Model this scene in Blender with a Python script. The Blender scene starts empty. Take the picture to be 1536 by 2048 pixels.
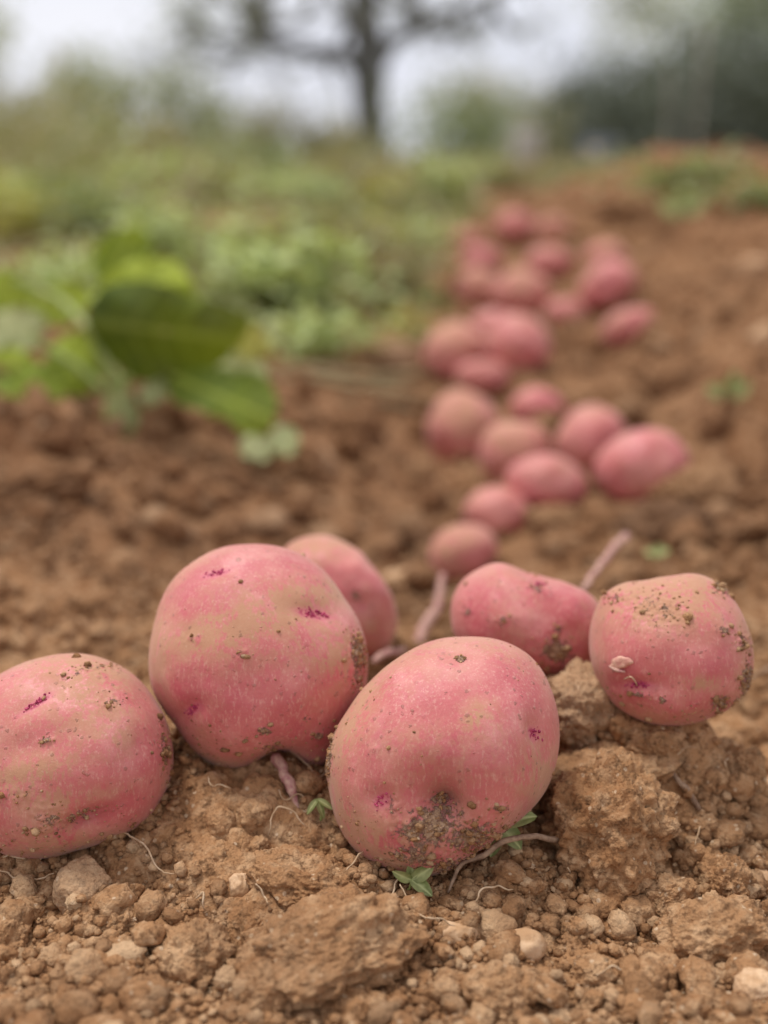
import bpy, bmesh, math
import numpy as np
from mathutils import Vector

SC = bpy.context.scene
COL = SC.collection
PI = math.pi

# ------------------------------------------------------------------ camera geometry
F = 2472.0
CAMP = np.array([0.0, 0.0, 0.25])
ALPHA = math.atan(664.0 / F)
RIGHT = np.array([1.0, 0, 0])
FWD = np.array([0, math.cos(ALPHA), -math.sin(ALPHA)])
UP = np.array([0, math.sin(ALPHA), math.cos(ALPHA)])
def ray(px, py): return FWD + (px - 768.0) / F * RIGHT + (1024.0 - py) / F * UP
def at(px, py, d): return CAMP + d * ray(px, py)

# ------------------------------------------------------------------ noise
def _hash(ix, iy, iz, s):
    h = (ix.astype(np.int64) * 374761393 + iy.astype(np.int64) * 668265263 + iz.astype(np.int64) * 2147483647 // 7 + s * 1274126177) & 0xFFFFFFFF
    h = ((h ^ (h >> 13)) * 1274126177) & 0xFFFFFFFF
    h = ((h ^ (h >> 16)) * 2246822519) & 0xFFFFFFFF
    return ((h ^ (h >> 15)) & 0xFFFFFF) / float(0xFFFFFF)
def vnoise(p, s=0):
    """gradient-like smooth noise about -1..1; p is (n,3)"""
    i = np.floor(p).astype(np.int64); f = p - i
    u = f * f * f * (f * (f * 6 - 15) + 10)
    out = 0
    for dx in (0, 1):
        wx = u[:, 0] if dx else 1 - u[:, 0]
        for dy in (0, 1):
            wy = u[:, 1] if dy else 1 - u[:, 1]
            for dz in (0, 1):
                wz = u[:, 2] if dz else 1 - u[:, 2]
                a, b, c = i[:, 0] + dx, i[:, 1] + dy, i[:, 2] + dz
                g1 = _hash(a, b, c, s) * 2 - 1; g2 = _hash(a, b, c, s + 31) * 2 - 1; g3 = _hash(a, b, c, s + 57) * 2 - 1
                out = out + wx * wy * wz * (g1 * (f[:, 0] - dx) + g2 * (f[:, 1] - dy) + g3 * (f[:, 2] - dz))
    return out * 1.5
def fbm(p, o=4, s=0, gain=0.5):
    r = 0; a = 1.0
    for k in range(o):
        r = r + a * vnoise(p * (2.03 ** k) + 17.3 * k, s + k * 7); a *= gain
    return r
def vnoise2(x, y, s=0):
    ix = np.floor(x).astype(np.int64); iy = np.floor(y).astype(np.int64)
    fx = x - ix; fy = y - iy; z = np.zeros_like(ix)
    ux = fx * fx * fx * (fx * (fx * 6 - 15) + 10); uy = fy * fy * fy * (fy * (fy * 6 - 15) + 10)
    out = 0
    for dx in (0, 1):
        wx = ux if dx else 1 - ux
        for dy in (0, 1):
            wy = uy if dy else 1 - uy
            g1 = _hash(ix + dx, iy + dy, z, s) * 2 - 1; g2 = _hash(ix + dx, iy + dy, z, s + 31) * 2 - 1
            out = out + wx * wy * (g1 * (fx - dx) + g2 * (fy - dy))
    return out * 1.6
def fbm2(x, y, o=3, s=0, gain=0.5):
    r = 0; a = 1.0
    for k in range(o):
        r = r + a * vnoise2(x * 2.03 ** k + 9.1 * k, y * 2.03 ** k + 3.7 * k, s + 11 * k); a *= gain
    return r
def worley2(x, y, s=0):
    """domes: 1 at a cell's point, 0 away; each cell its own size"""
    ix = np.floor(x).astype(np.int64); iy = np.floor(y).astype(np.int64); z = np.zeros_like(ix)
    best = np.zeros_like(x)
    for dx in (-1, 0, 1):
        for dy in (-1, 0, 1):
            a, b = ix + dx, iy + dy
            cx = a + _hash(a, b, z, s); cy = b + _hash(a, b, z, s + 5); rr = 0.35 + 0.55 * _hash(a, b, z, s + 9)
            d2 = ((x - cx) ** 2 + (y - cy) ** 2) / (rr * rr)
            best = np.maximum(best, np.sqrt(np.clip(1 - d2, 0, 1)) * rr)
    return best
def worley3(p, s=0):
    i = np.floor(p).astype(np.int64); best = np.zeros(len(p))
    for dx in (-1, 0, 1):
        for dy in (-1, 0, 1):
            for dz in (-1, 0, 1):
                a, b, c = i[:, 0] + dx, i[:, 1] + dy, i[:, 2] + dz
                q = np.stack([a + _hash(a, b, c, s), b + _hash(a, b, c, s + 5), c + _hash(a, b, c, s + 8)], 1)
                rr = 0.4 + 0.5 * _hash(a, b, c, s + 9)
                d2 = ((p - q) ** 2).sum(1) / (rr * rr)
                best = np.maximum(best, np.sqrt(np.clip(1 - d2, 0, 1)) * rr)
    return best
def sstep(a, b, x):
    t = np.clip((x - a) / (b - a), 0, 1); return t * t * (3 - 2 * t)

# ------------------------------------------------------------------ terrain height
YK = [-5, 1.0, 1.2, 1.5, 1.8, 2.7, 3.5, 6, 15, 30, 60, 300]
ZK = [0, 0, 0.012, 0.045, 0.08, 0.150, 0.185, 0.225, 0.29, 0.42, 0.75, 3.5]
def H0(x, y):
    x = np.asarray(x, float); y = np.asarray(y, float)
    z = np.interp(y, YK, ZK)
    fade = 1 - sstep(3.6, 5.5, y)
    cl = -0.40 - 0.05 * (y - 1)
    z = z + 0.050 * np.exp(-((x - cl) / 0.18) ** 2) * sstep(0.62, 1.05, y) * fade * (1 - 0.6 * sstep(1.3, 1.9, y))
    z = z + 0.030 * sstep(-.10, -.26, x) * sstep(.50, .66, y) * (1 - sstep(.9, 1.2, y))
    z = z - 0.030 * np.exp(-((x - .005 - .08 * (y - .7)) / .10) ** 2) * sstep(.60, .80, y) * (1 - sstep(1.25, 1.7, y))
    x0 = 0.10 + 0.09 * y
    z = z + 0.118 * sstep(0, 0.38, x - x0) * sstep(0.30, 0.75, y) * fade * (1 - 0.45 * sstep(0.5, 1.3, x - x0))
    ro = 0.35 + 0.65 * sstep(0.05, 0.16, np.abs(x + 0.06)) + 0.7 * sstep(.2, .4, x)
    z = z + ro * (0.016 * fbm2(x * 9, y * 9, 3, 23, 0.6) * fade + 0.022 * fbm2(x * 5, y * 5, 2, 3)) * sstep(0.7, 1.1, y) * (1 + 2.0 * sstep(6, 12, y))
    z = z + 0.0045 * fbm2(x * 17, y * 17, 2, 12)
    return z
RBF = []  # (x, y, sigma, weight)
def H1(x, y):
    z = H0(x, y)
    for (cx, cy, s, w) in RBF:
        z = z + w * np.exp(-((x - cx) ** 2 + (y - cy) ** 2) / (2 * s * s))
    return z
def Hfull(x, y, sp=None):
    x = np.asarray(x, float); y = np.asarray(y, float)
    if sp is None: sp = np.zeros_like(x)
    z = H1(x, y)
    m = 0.35 + 0.65 * sstep(-0.25, 0.45, fbm2(x * 9, y * 9, 2, 44))
    wx = x + 0.0022 * fbm2(x * 160, y * 160, 2, 71); wy = y + 0.0022 * fbm2(x * 160 + 9, y * 160, 2, 72)
    def f(w): return 1 - sstep(w * 0.25, w * 0.7, sp)
    z = z + 0.0075 * m * worley2(wx / 0.026, wy / 0.026, 1) * f(0.026)
    z = z + 0.0042 * m * worley2(wx / 0.012, wy / 0.012, 2) * f(0.012)
    z = z + 0.0024 * worley2(wx / 0.0056, wy / 0.0056, 3) * f(0.0056)
    z = z + 0.0012 * worley2(x / 0.0027, y / 0.0027, 4) * f(0.0027)
    z = z + 0.0030 * m * fbm2(x / 0.015, y / 0.015, 3, 5) * f(0.012)
    return z
def hit(px, py, fn=None):
    fn = fn or H1
    r = ray(px, py); ds = np.concatenate([np.arange(0.3, 1.2, 0.002), np.arange(1.2, 8, 0.01), np.arange(8, 60, 0.1)])
    P = CAMP + ds[:, None] * r
    below = P[:, 2] < fn(P[:, 0], P[:, 1])
    k = int(np.argmax(below)) if below.any() else len(ds) - 1
    return P[k], ds[k]

# ------------------------------------------------------------------ mesh helpers
def link(name, me, mat=None, parent=None, loc=(0, 0, 0), smooth=True):
    o = bpy.data.objects.new(name, me); COL.objects.link(o)
    if mat is not None: me.materials.append(mat)
    if parent is not None: o.parent = parent
    o.location = loc
    if smooth and len(me.polygons):
        me.polygons.foreach_set('use_smooth', np.ones(len(me.polygons), bool))
    return o
def mesh_np(name, V, Fc, attrs=None):
    """V (n,3), Fc (m,k) all faces with k corners"""
    me = bpy.data.meshes.new(name); V = np.asarray(V, np.float32); Fc = np.asarray(Fc, np.int32)
    n, k = Fc.shape
    me.vertices.add(len(V)); me.vertices.foreach_set('co', V.ravel())
    me.loops.add(n * k); me.loops.foreach_set('vertex_index', Fc.ravel())
    me.polygons.add(n); me.polygons.foreach_set('loop_start', np.arange(0, n * k, k, dtype=np.int32))
    for key, a in (attrs or {}).items():
        at_ = me.attributes.new(key, 'FLOAT', 'POINT'); at_.data.foreach_set('value', np.asarray(a, np.float32))
    me.update(calc_edges=True); me.validate()
    return me
_ico = {}
def ico(level):
    if level not in _ico:
        bm = bmesh.new(); bmesh.ops.create_icosphere(bm, subdivisions=level, radius=1.0)
        V = np.array([v.co[:] for v in bm.verts]); V /= np.linalg.norm(V, axis=1)[:, None]
        Fc = np.array([[v.index for v in f.verts] for f in bm.faces]); bm.free(); _ico[level] = (V, Fc)
    return _ico[level]
def tag(o, label=None, cat=None, group=None, kind=None):
    if label: o['label'] = label
    if cat: o['category'] = cat
    if group: o['group'] = group
    if kind: o['kind'] = kind
    return o
def empty(name, loc, label=None, cat=None, group=None):
    o = bpy.data.objects.new(name, None); COL.objects.link(o); o.location = loc; o.empty_display_size = 0.02
    return tag(o, label, cat, group)
def rotmats(n, rng):
    q = rng.normal(size=(n, 4)); q /= np.linalg.norm(q, axis=1)[:, None]
    w, x, y, z = q.T
    return np.stack([np.stack([1 - 2 * (y * y + z * z), 2 * (x * y - z * w), 2 * (x * z + y * w)], 1),
                     np.stack([2 * (x * y + z * w), 1 - 2 * (x * x + z * z), 2 * (y * z - x * w)], 1),
                     np.stack([2 * (x * z - y * w), 2 * (y * z + x * w), 1 - 2 * (x * x + y * y)], 1)], 1)
def catmull(P, n=8):
    P = np.asarray(P, float); Q = np.vstack([2 * P[0] - P[1], P, 2 * P[-1] - P[-2]]); out = []
    for i in range(1, len(Q) - 2):
        for t in np.linspace(0, 1, n, endpoint=False):
            out.append(0.5 * (2 * Q[i] + (Q[i + 1] - Q[i - 1]) * t + (2 * Q[i - 1] - 5 * Q[i] + 4 * Q[i + 1] - Q[i + 2]) * t * t + (-Q[i - 1] + 3 * Q[i] - 3 * Q[i + 1] + Q[i + 2]) * t ** 3))
    out.append(Q[-2]); return np.array(out)
def tube_np(P, R, sides=7):
    """returns verts, quads for a tube round polyline P with radii R"""
    P = np.asarray(P, float); n = len(P); R = np.broadcast_to(np.asarray(R, float), (n,))
    T = np.gradient(P, axis=0); T /= np.linalg.norm(T, axis=1)[:, None] + 1e-12
    ref = np.array([0.31, 0.23, 0.92]); A = np.cross(T, ref); A /= np.linalg.norm(A, axis=1)[:, None] + 1e-9; B = np.cross(T, A)
    ang = np.linspace(0, 2 * PI, sides, endpoint=False)
    V = P[:, None] + R[:, None, None] * (np.cos(ang)[None, :, None] * A[:, None] + np.sin(ang)[None, :, None] * B[:, None])
    V = V.reshape(-1, 3); Q = []
    for i in range(n - 1):
        for k in range(sides):
            a = i * sides + k; b = i * sides + (k + 1) % sides; Q.append((a, b, b + sides, a + sides))
    c0 = len(V); V = np.vstack([V, P[0], P[-1]])
    for k in range(sides):
        Q.append((c0, (k + 1) % sides, k, k)); e = (n - 1) * sides; Q.append((c0 + 1, e + k, e + (k + 1) % sides, e + (k + 1) % sides))
    return V, Q
def mesh_mixed(name, parts):
    """parts: list of (V, Q) with degenerate quads as triangles"""
    Vs = []; Fs = []; off = 0
    for V, Q in parts:
        Vs.append(V)
        for q in Q:
            q = [i + off for i in q]
            if q[2] == q[3]: q = q[:3]
            Fs.append(q)
        off += len(V)
    me = bpy.data.meshes.new(name); me.from_pydata(np.vstack(Vs).tolist(), [], Fs); me.update(); return me

# ------------------------------------------------------------------ materials
class NT:
    def __init__(self, name):
        self.m = bpy.data.materials.new(name); self.m.use_nodes = True; self.t = self.m.node_tree; self.t.nodes.clear()
        self.out = self.n('ShaderNodeOutputMaterial'); self.bs = self.n('ShaderNodeBsdfPrincipled')
        self.l(self.bs.outputs[0], self.out.inputs[0])
    def n(self, t, **k):
        nd = self.t.nodes.new(t)
        for a, b in k.items(): setattr(nd, a, b)
        return nd
    def l(self, a, b): self.t.links.new(a, b)
    def set(self, sock, v):
        if hasattr(v, 'is_output') or hasattr(v, 'links'): self.l(v, sock)
        else: sock.default_value = v
    def coord(self, kind='Object'):
        return self.n('ShaderNodeTexCoord').outputs[kind]
    def pos(self): return self.n('ShaderNodeNewGeometry').outputs['Position']
    def noise(self, vec, scale, detail=4, rough=0.55, dist=0.0):
        nd = self.n('ShaderNodeTexNoise'); self.l(vec, nd.inputs['Vector']); nd.inputs['Scale'].default_value = scale
        nd.inputs['Detail'].default_value = detail; nd.inputs['Roughness'].default_value = rough; nd.inputs['Distortion'].default_value = dist
        return nd.outputs['Fac']
    def voro(self, vec, scale, feature='F1', out='Distance', rnd=1.0):
        nd = self.n('ShaderNodeTexVoronoi', feature=feature); self.l(vec, nd.inputs['Vector']); nd.inputs['Scale'].default_value = scale
        nd.inputs['Randomness'].default_value = rnd
        return nd.outputs[out]
    def map(self, v, a, b, c=0.0, d=1.0, smooth=True):
        nd = self.n('ShaderNodeMapRange'); nd.clamp = True
        nd.interpolation_type = 'SMOOTHSTEP' if smooth else 'LINEAR'
        self.set(nd.inputs[0], v); nd.inputs[1].default_value = a; nd.inputs[2].default_value = b; nd.inputs[3].default_value = c; nd.inputs[4].default_value = d
        return nd.outputs[0]
    def math(self, op, a, b=0.0, clamp=False):
        nd = self.n('ShaderNodeMath', operation=op); nd.use_clamp = clamp; self.set(nd.inputs[0], a); self.set(nd.inputs[1], b); return nd.outputs[0]
    def mix(self, f, a, b, blend='MIX'):
        nd = self.n('ShaderNodeMix', data_type='RGBA', blend_type=blend); self.set(nd.inputs[0], f)
        for s, v in ((nd.inputs[6], a), (nd.inputs[7], b)):
            if isinstance(v, tuple): s.default_value = (*v, 1) if len(v) == 3 else v
            else: self.l(v, s)
        return nd.outputs[2]
    def attr(self, name): return self.n('ShaderNodeAttribute', attribute_name=name).outputs['Fac']
    def bump(self, h, strength, dist, normal=None):
        nd = self.n('ShaderNodeBump'); self.l(h, nd.inputs['Height']); nd.inputs['Strength'].default_value = strength; nd.inputs['Distance'].default_value = dist
        if normal is not None: self.l(normal, nd.inputs['Normal'])
        return nd.outputs[0]
    def scale(self, vec, s):
        nd = self.n('ShaderNodeMapping'); self.l(vec, nd.inputs[0]); nd.inputs['Scale'].default_value = s; return nd.outputs[0]
    def done(self, col, rough=0.8, normal=None, spec=0.3):
        self.set(self.bs.inputs['Base Color'], col if not isinstance(col, tuple) else (*col, 1)); self.set(self.bs.inputs['Roughness'], rough)
        self.bs.inputs['Specular IOR Level'].default_value = spec
        if normal is not None: self.l(normal, self.bs.inputs['Normal'])
        return self.m

SOIL_D = (0.135, 0.068, 0.032); SOIL_M = (0.440, 0.236, 0.112); SOIL_L = (0.66, 0.430, 0.245)
def soil_colour(N, p, pale=0.0):
    """crumbly red brown soil with paler dusty grains; p in metres"""
    c = N.mix(N.map(N.noise(p, 14, 4), 0.35, 0.65), SOIL_M, (0.36, 0.180, 0.080))
    c = N.mix(N.map(N.noise(p, 110, 6, 0.68), 0.44, 0.66, 0, 0.65), c, SOIL_L)
    c = N.mix(N.map(N.noise(p, 300, 5, 0.7), 0.32, 0.52, 0.85, 0.0), c, SOIL_D)  # dark mottling painted in for shade in the soil's cavities
    gr = N.n('ShaderNodeTexVoronoi'); N.l(p, gr.inputs['Vector']); gr.inputs['Scale'].default_value = 420
    sep = N.n('ShaderNodeSeparateColor'); N.l(gr.outputs['Color'], sep.inputs[0])
    lt = N.math('MULTIPLY', N.map(sep.outputs[0], 0.90, 0.95), N.map(gr.outputs['Distance'], 0.25, 0.4, 1, 0))
    c = N.mix(N.math('MULTIPLY', lt, 0.8), c, (0.68, 0.50, 0.33))
    c = N.mix(N.map(N.attr('var'), 0.72, 1.0, 0.0, 0.7), c, (0.68, 0.46, 0.27))
    c = N.mix(N.map(N.attr('damp'), 0.4, 1.0, 0.0, 0.5), c, (0.22, 0.115, 0.055))  # random crumbs darkened too, adding to the painted crevice contrast
    sp_ = N.n('ShaderNodeSeparateXYZ'); N.l(p, sp_.inputs[0])
    mid = N.math('MULTIPLY', N.map(sp_.outputs[1], 0.56, 0.80), N.map(N.noise(p, 8, 4), 0.30, 0.60, 0.70, 1.0))
    c = N.mix(mid, c, N.mix(N.noise(p, 25, 4), (0.50, 0.46, 0.46), (0.76, 0.70, 0.68)), 'MULTIPLY')
    c = N.mix(N.map(N.noise(p, 20, 3), 0.52, 0.66, 0, 0.8), c, (0.66, 0.60, 0.56), 'MULTIPLY')
    if pale: c = N.mix(pale, c, (0.60, 0.42, 0.27))
    return c
def soil_bump(N, p, k=1.0):
    h = N.math('ADD', N.math('MULTIPLY', N.noise(p, 350, 6, 0.7), 1.0), N.math('MULTIPLY', N.voro(p, 800), -0.35))
    b = N.bump(h, 1.0 * k, 0.0017)
    return b
def make_ground_mat():
    N = NT('soil_ground'); p = N.pos()
    c = soil_colour(N, p)
    sepp = N.n('ShaderNodeSeparateXYZ'); N.l(p, sepp.inputs[0])
    far = N.map(sepp.outputs[1], 3.2, 6.5)
    far = N.math('ADD', far, N.map(N.noise(p, 3, 3), 0.4, 0.7, -0.15, 0.3), clamp=True)
    # weedy green away from the dug row
    left = N.math('MULTIPLY', N.map(N.math('SUBTRACT', N.math('MULTIPLY', sepp.outputs[1], 0.11), N.math('ADD', sepp.outputs[0], 0.12)), -0.02, 0.08), N.map(sepp.outputs[1], 1.35, 1.8))
    g = N.mix(N.map(N.noise(p, 1.2, 5), 0.35, 0.65), (0.15, 0.15, 0.055), (0.26, 0.22, 0.10))
    c = N.mix(N.math('MULTIPLY', N.math('MAXIMUM', N.map(sepp.outputs[1], 4.2, 6.5), N.math('MULTIPLY', left, 0.75)), 0.9), c, g)
    return N.done(c, 0.95, soil_bump(N, p), 0.12)
def make_clod_mat(name, pale=0.0, dark=0.0, bump=1.0, rand=0.25):
    N = NT(name); p = N.pos(); oi = N.n('ShaderNodeObjectInfo')
    c = soil_colour(N, p, pale)
    v = N.map(oi.outputs['Random'], 0, 1, 0, rand, smooth=False)
    c = N.mix(v, c, (0.60, 0.37, 0.20))
    if dark: c = N.mix(dark, c, (0.10, 0.05, 0.03))
    return N.done(c, 0.95, soil_bump(N, p, bump), 0.12)
def make_stone_mat():
    N = NT('pale_stone'); p = N.pos()
    c = N.mix(N.map(N.noise(p, 120, 6, 0.65), 0.38, 0.62), (0.46, 0.27, 0.140), (0.68, 0.46, 0.28))
    c = N.mix(N.map(N.noise(p, 55, 4), 0.45, 0.7, 0, 0.7), c, (0.42, 0.235, 0.12))
    c = N.mix(N.map(N.noise(p, 500, 3), 0.62, 0.7, 0, 0.5), c, (0.22, 0.12, 0.06))
    return N.done(c, 0.85, N.bump(N.noise(p, 420, 6, 0.7), 0.5, 0.0008), 0.2)
def make_skin_mat():
    N = NT('potato_skin'); p = N.coord('Object')
    oi = N.n('ShaderNodeObjectInfo')
    ad = N.n('ShaderNodeVectorMath', operation='ADD'); N.l(p, ad.inputs[0]); N.l(oi.outputs['Location'], ad.inputs[1]); p = ad.outputs[0]
    ps = N.scale(p, (1.0, 1.0, 0.35)); pst = N.scale(p, (0.35, 0.6, 1.0))
    PINK = (0.585, 0.155, 0.148); ROSE = (0.51, 0.095, 0.112); PALE = (0.70, 0.31, 0.27); TAN = (0.43, 0.215, 0.110)
    c = N.mix(N.map(N.noise(p, 38, 4), 0.35, 0.65), PINK, ROSE)
    c = N.mix(N.map(N.noise(p, 48, 6, 0.6, 0.2), 0.45, 0.72, 0, 0.6), c, PALE)
    # fine fibrous net of dry skin
    fib = N.noise(ps, 900, 5, 0.75)
    c = N.mix(N.map(fib, 0.50, 0.70, 0, 0.5), c, (0.78, 0.47, 0.37))
    c = N.mix(N.map(N.noise(p, 1500, 3, 0.6), 0.30, 0.46, 0.35, 0), c, (0.42, 0.12, 0.11))
    # dust film: attribute, patchy noise and a rim of dust
    film = N.math('ADD', N.attr('film'), N.map(N.noise(p, 34, 6, 0.66), 0.44, 0.66, 0.05, 0.50))
    film = N.math('MULTIPLY', film, N.map(N.math('ADD', N.noise(ps, 520, 5, 0.75), N.math('MULTIPLY', N.noise(p, 130, 4, 0.6), 0.8)), 0.76, 0.94, 0.14, 1.0))
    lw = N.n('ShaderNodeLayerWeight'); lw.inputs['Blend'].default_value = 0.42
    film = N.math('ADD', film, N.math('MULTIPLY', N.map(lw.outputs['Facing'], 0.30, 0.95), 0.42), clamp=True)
    dustc = N.mix(N.noise(p, 240, 4, 0.7), TAN, (0.53, 0.305, 0.175))
    c = N.mix(N.math('MULTIPLY', film, 0.86), c, dustc)
    # scattered specks of soil
    def specks(sc, thr, rad, amt, col, c, seedoff):
        v = N.n('ShaderNodeTexVoronoi'); q = N.n('ShaderNodeMapping'); N.l(p, q.inputs[0]); q.inputs['Location'].default_value = (seedoff, seedoff * 2, 0)
        dn = N.n('ShaderNodeTexNoise'); N.l(p, dn.inputs['Vector']); dn.inputs['Scale'].default_value = sc * 2.5
        mxv = N.n('ShaderNodeMix', data_type='VECTOR'); mxv.inputs[0].default_value = 0.0022 * 300 / sc; N.l(q.outputs[0], mxv.inputs[4]); N.l(dn.outputs['Color'], mxv.inputs[5])
        N.l(mxv.outputs[1], v.inputs['Vector']); v.inputs['Scale'].default_value = sc
        s = N.n('ShaderNodeSeparateColor'); N.l(v.outputs['Color'], s.inputs[0])
        m = N.math('MULTIPLY', N.map(s.outputs[0], thr, thr + 0.03), N.map(v.outputs['Distance'], rad * 0.6, rad, 1, 0))
        m = N.math('MULTIPLY', m, N.map(N.noise(p, 45, 3), 0.38, 0.6, 0.25, 1))
        return N.mix(N.math('MULTIPLY', m, amt), c, col), m
    c, s1 = specks(420, 0.80, 0.34, 0.48, (0.20, 0.10, 0.06), c, 3.1)
    c, s2 = specks(190, 0.88, 0.22, 0.6, (0.24, 0.125, 0.065), c, 7.7)
    c, s3 = specks(650, 0.86, 0.30, 0.25, (0.70, 0.52, 0.38), c, 1.7)
    c = N.mix(N.math('MULTIPLY', N.attr('stain_shade'), 0.7), c, (0.20, 0.055, 0.04))  # reddish brown discoloration, with shade of the dimples painted into the same mask
    # caked soil
    d = N.math('ADD', N.attr('dirt'), N.math('MULTIPLY', N.math('SUBTRACT', N.noise(p, 330, 6, 0.75), 0.5), 2.4))
    dm = N.map(d, 0.50, 0.72)
    dm = N.math('MULTIPLY', dm, N.map(N.attr('dirt'), 0.02, 0.2))
    dc = N.mix(N.map(N.noise(p, 520, 5, 0.75), 0.35, 0.62), (0.22, 0.105, 0.05), (0.60, 0.39, 0.225))
    c = N.mix(N.math('MULTIPLY', dm, 0.92), c, dc)
    # eyes
    e = N.attr('eye')
    c = N.mix(N.math('MULTIPLY', N.map(e, 0.05, 0.6), 0.55), c, (0.62, 0.15, 0.20))
    em = N.math('MULTIPLY', N.map(e, 0.35, 0.85), N.map(N.noise(p, 620, 3, 0.6), 0.44, 0.56))
    c = N.mix(em, c, (0.36, 0.016, 0.07))
    b = N.bump(N.noise(p, 1100, 4, 0.7), 0.40, 0.0004)
    b = N.bump(fib, 0.16, 0.0004, b)
    b = N.bump(N.math('MULTIPLY', dm, N.noise(p, 420, 5, 0.8)), 0.9, 0.0022, b)
    b = N.bump(N.math('ADD', s1, N.math('MULTIPLY', s2, 2.0)), 0.5, 0.0005, b)
    b = N.bump(N.noise(p, 110, 3), 0.12, 0.001, b)
    rough = N.mix(film, (0.43,) * 3, (0.85,) * 3)
    m = N.done(c, rough, b, 0.5)
    N.bs.inputs['Subsurface Weight'].default_value = 0.0
    N.bs.inputs['Sheen Weight'].default_value = 0.12; N.bs.inputs['Sheen Roughness'].default_value = 0.5
    return m
def make_leaf_mat(name, a, b, trans=0.35, rough=0.5, veins=False, sc=20, brown=False):
    N = NT(name); p = N.coord('Object')
    c = N.mix(N.attr('var'), a, b)
    if brown: c = N.mix(N.map(N.noise(N.pos(), 1.3, 4), 0.44, 0.60, 0, 0.75), c, (0.34, 0.235, 0.15))
    c = N.mix(N.map(N.noise(p, sc, 4), 0.35, 0.7, 0, 0.5), c, tuple(0.6 * x + 0.05 for x in a))
    if veins:
        c = N.mix(N.attr('vein'), c, tuple(min(1, 1.5 * x + 0.06) for x in b))
    N.done(c, rough, None, 0.15)
    tr = N.n('ShaderNodeBsdfTranslucent'); tc = N.mix(1.0, c, (1.0, 1.0, 0.45), 'MULTIPLY'); N.l(tc, tr.inputs[0])
    mx = N.n('ShaderNodeMixShader'); mx.inputs[0].default_value = trans; N.l(N.bs.outputs[0], mx.inputs[1]); N.l(tr.outputs[0], mx.inputs[2]); N.l(mx.outputs[0], N.out.inputs[0])
    return N.m
def plain(name, a, b, sc=60, rough=0.7, bump=0.3, bd=0.001):
    N = NT(name); p = N.coord('Object'); n = N.noise(p, sc, 5, 0.6)
    return N.done(N.mix(N.map(n, 0.35, 0.65), a, b), rough, N.bump(n, bump, bd), 0.25)

M = dict(
    ground=make_ground_mat(),
    clod=make_clod_mat('soil_clod'), crumb=make_clod_mat('soil_crumb', rand=0.0), dark=make_clod_mat('dark_damp_clod', dark=0.6), paleclod=make_clod_mat('dusty_clod', pale=0.35),
    stone=make_stone_mat(), skin=make_skin_mat(),
    bud=plain('eye_bud', (0.22, 0.01, 0.05), (0.50, 0.07, 0.15), 700, 0.5),
    stolon=plain('stolon_skin', (0.40, 0.17, 0.165), (0.56, 0.36, 0.27), 420, 0.7, 0.7, 0.0008),
    root=plain('dry_root', (0.42, 0.27, 0.15), (0.62, 0.46, 0.30), 200, 0.7),
    twig=plain('twig_bark', (0.20, 0.12, 0.075), (0.42, 0.28, 0.18), 250, 0.8, 0.5, 0.0006),
    flesh=plain('cut_skin_flap', (0.60, 0.28, 0.22), (0.70, 0.44, 0.31), 300, 0.6),
    bean=make_leaf_mat('broad_leaf', (0.17, 0.25, 0.025), (0.42, 0.50, 0.06), 0.38, 0.6, True, 18),
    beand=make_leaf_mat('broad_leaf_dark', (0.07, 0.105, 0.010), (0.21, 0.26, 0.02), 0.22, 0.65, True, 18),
    beanp=make_leaf_mat('wilted_leaf', (0.36, 0.42, 0.17), (0.56, 0.56, 0.30), 0.3, 0.6, True, 18),
    stem=plain('green_stem', (0.22, 0.29, 0.07), (0.40, 0.42, 0.16), 40, 0.5),
    seed=make_leaf_mat('seedling_leaf', (0.22, 0.26, 0.08), (0.40, 0.43, 0.18), 0.25, 0.5, True, 200),
    weed=make_leaf_mat('weed_leaf', (0.22, 0.25, 0.105), (0.46, 0.47, 0.25), 0.35, 0.6, False, 2, True),
    pale=make_leaf_mat('silvery_leaf', (0.38, 0.46, 0.16), (0.72, 0.78, 0.42), 0.3, 0.6, False, 8),
    yellow=make_leaf_mat('yellowing_leaf', (0.40, 0.38, 0.07), (0.58, 0.52, 0.16), 0.3, 0.6, False, 8),
    dry=make_leaf_mat('dry_straw', (0.42, 0.33, 0.18), (0.62, 0.50, 0.30), 0.15, 0.7, False, 8),
    bush=make_leaf_mat('bush_leaf', (0.30, 0.29, 0.16), (0.52, 0.47, 0.30), 0.35, 0.7, False, 0.7),  # far foliage colour made paler and greyer to carry distance haze
    bushg=make_leaf_mat('green_bush_leaf', (0.20, 0.26, 0.11), (0.40, 0.44, 0.23), 0.35, 0.7, False, 0.7),
    darkhedge=make_leaf_mat('dark_hedge_leaf', (0.13, 0.15, 0.12), (0.26, 0.28, 0.22), 0.15, 0.7, False, 0.7),
    treel=make_leaf_mat('grey_green_leaf', (0.30, 0.32, 0.21), (0.52, 0.54, 0.38), 0.4, 0.7, False, 0.5),  # distance haze is put into this pale grey leaf colour
    bark=plain('tree_bark', (0.085, 0.083, 0.075), (0.16, 0.155, 0.14), 6, 0.9, 0.6, 0.02),  # bark lightened, with the haze of distance in its colour
    post=plain('weathered_post', (0.36, 0.32, 0.28), (0.46, 0.41, 0.36), 12, 0.8),
    barrel=plain('blue_grey_plastic', (0.13, 0.145, 0.17), (0.18, 0.19, 0.22), 4, 0.6, 0.1),
)

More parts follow.
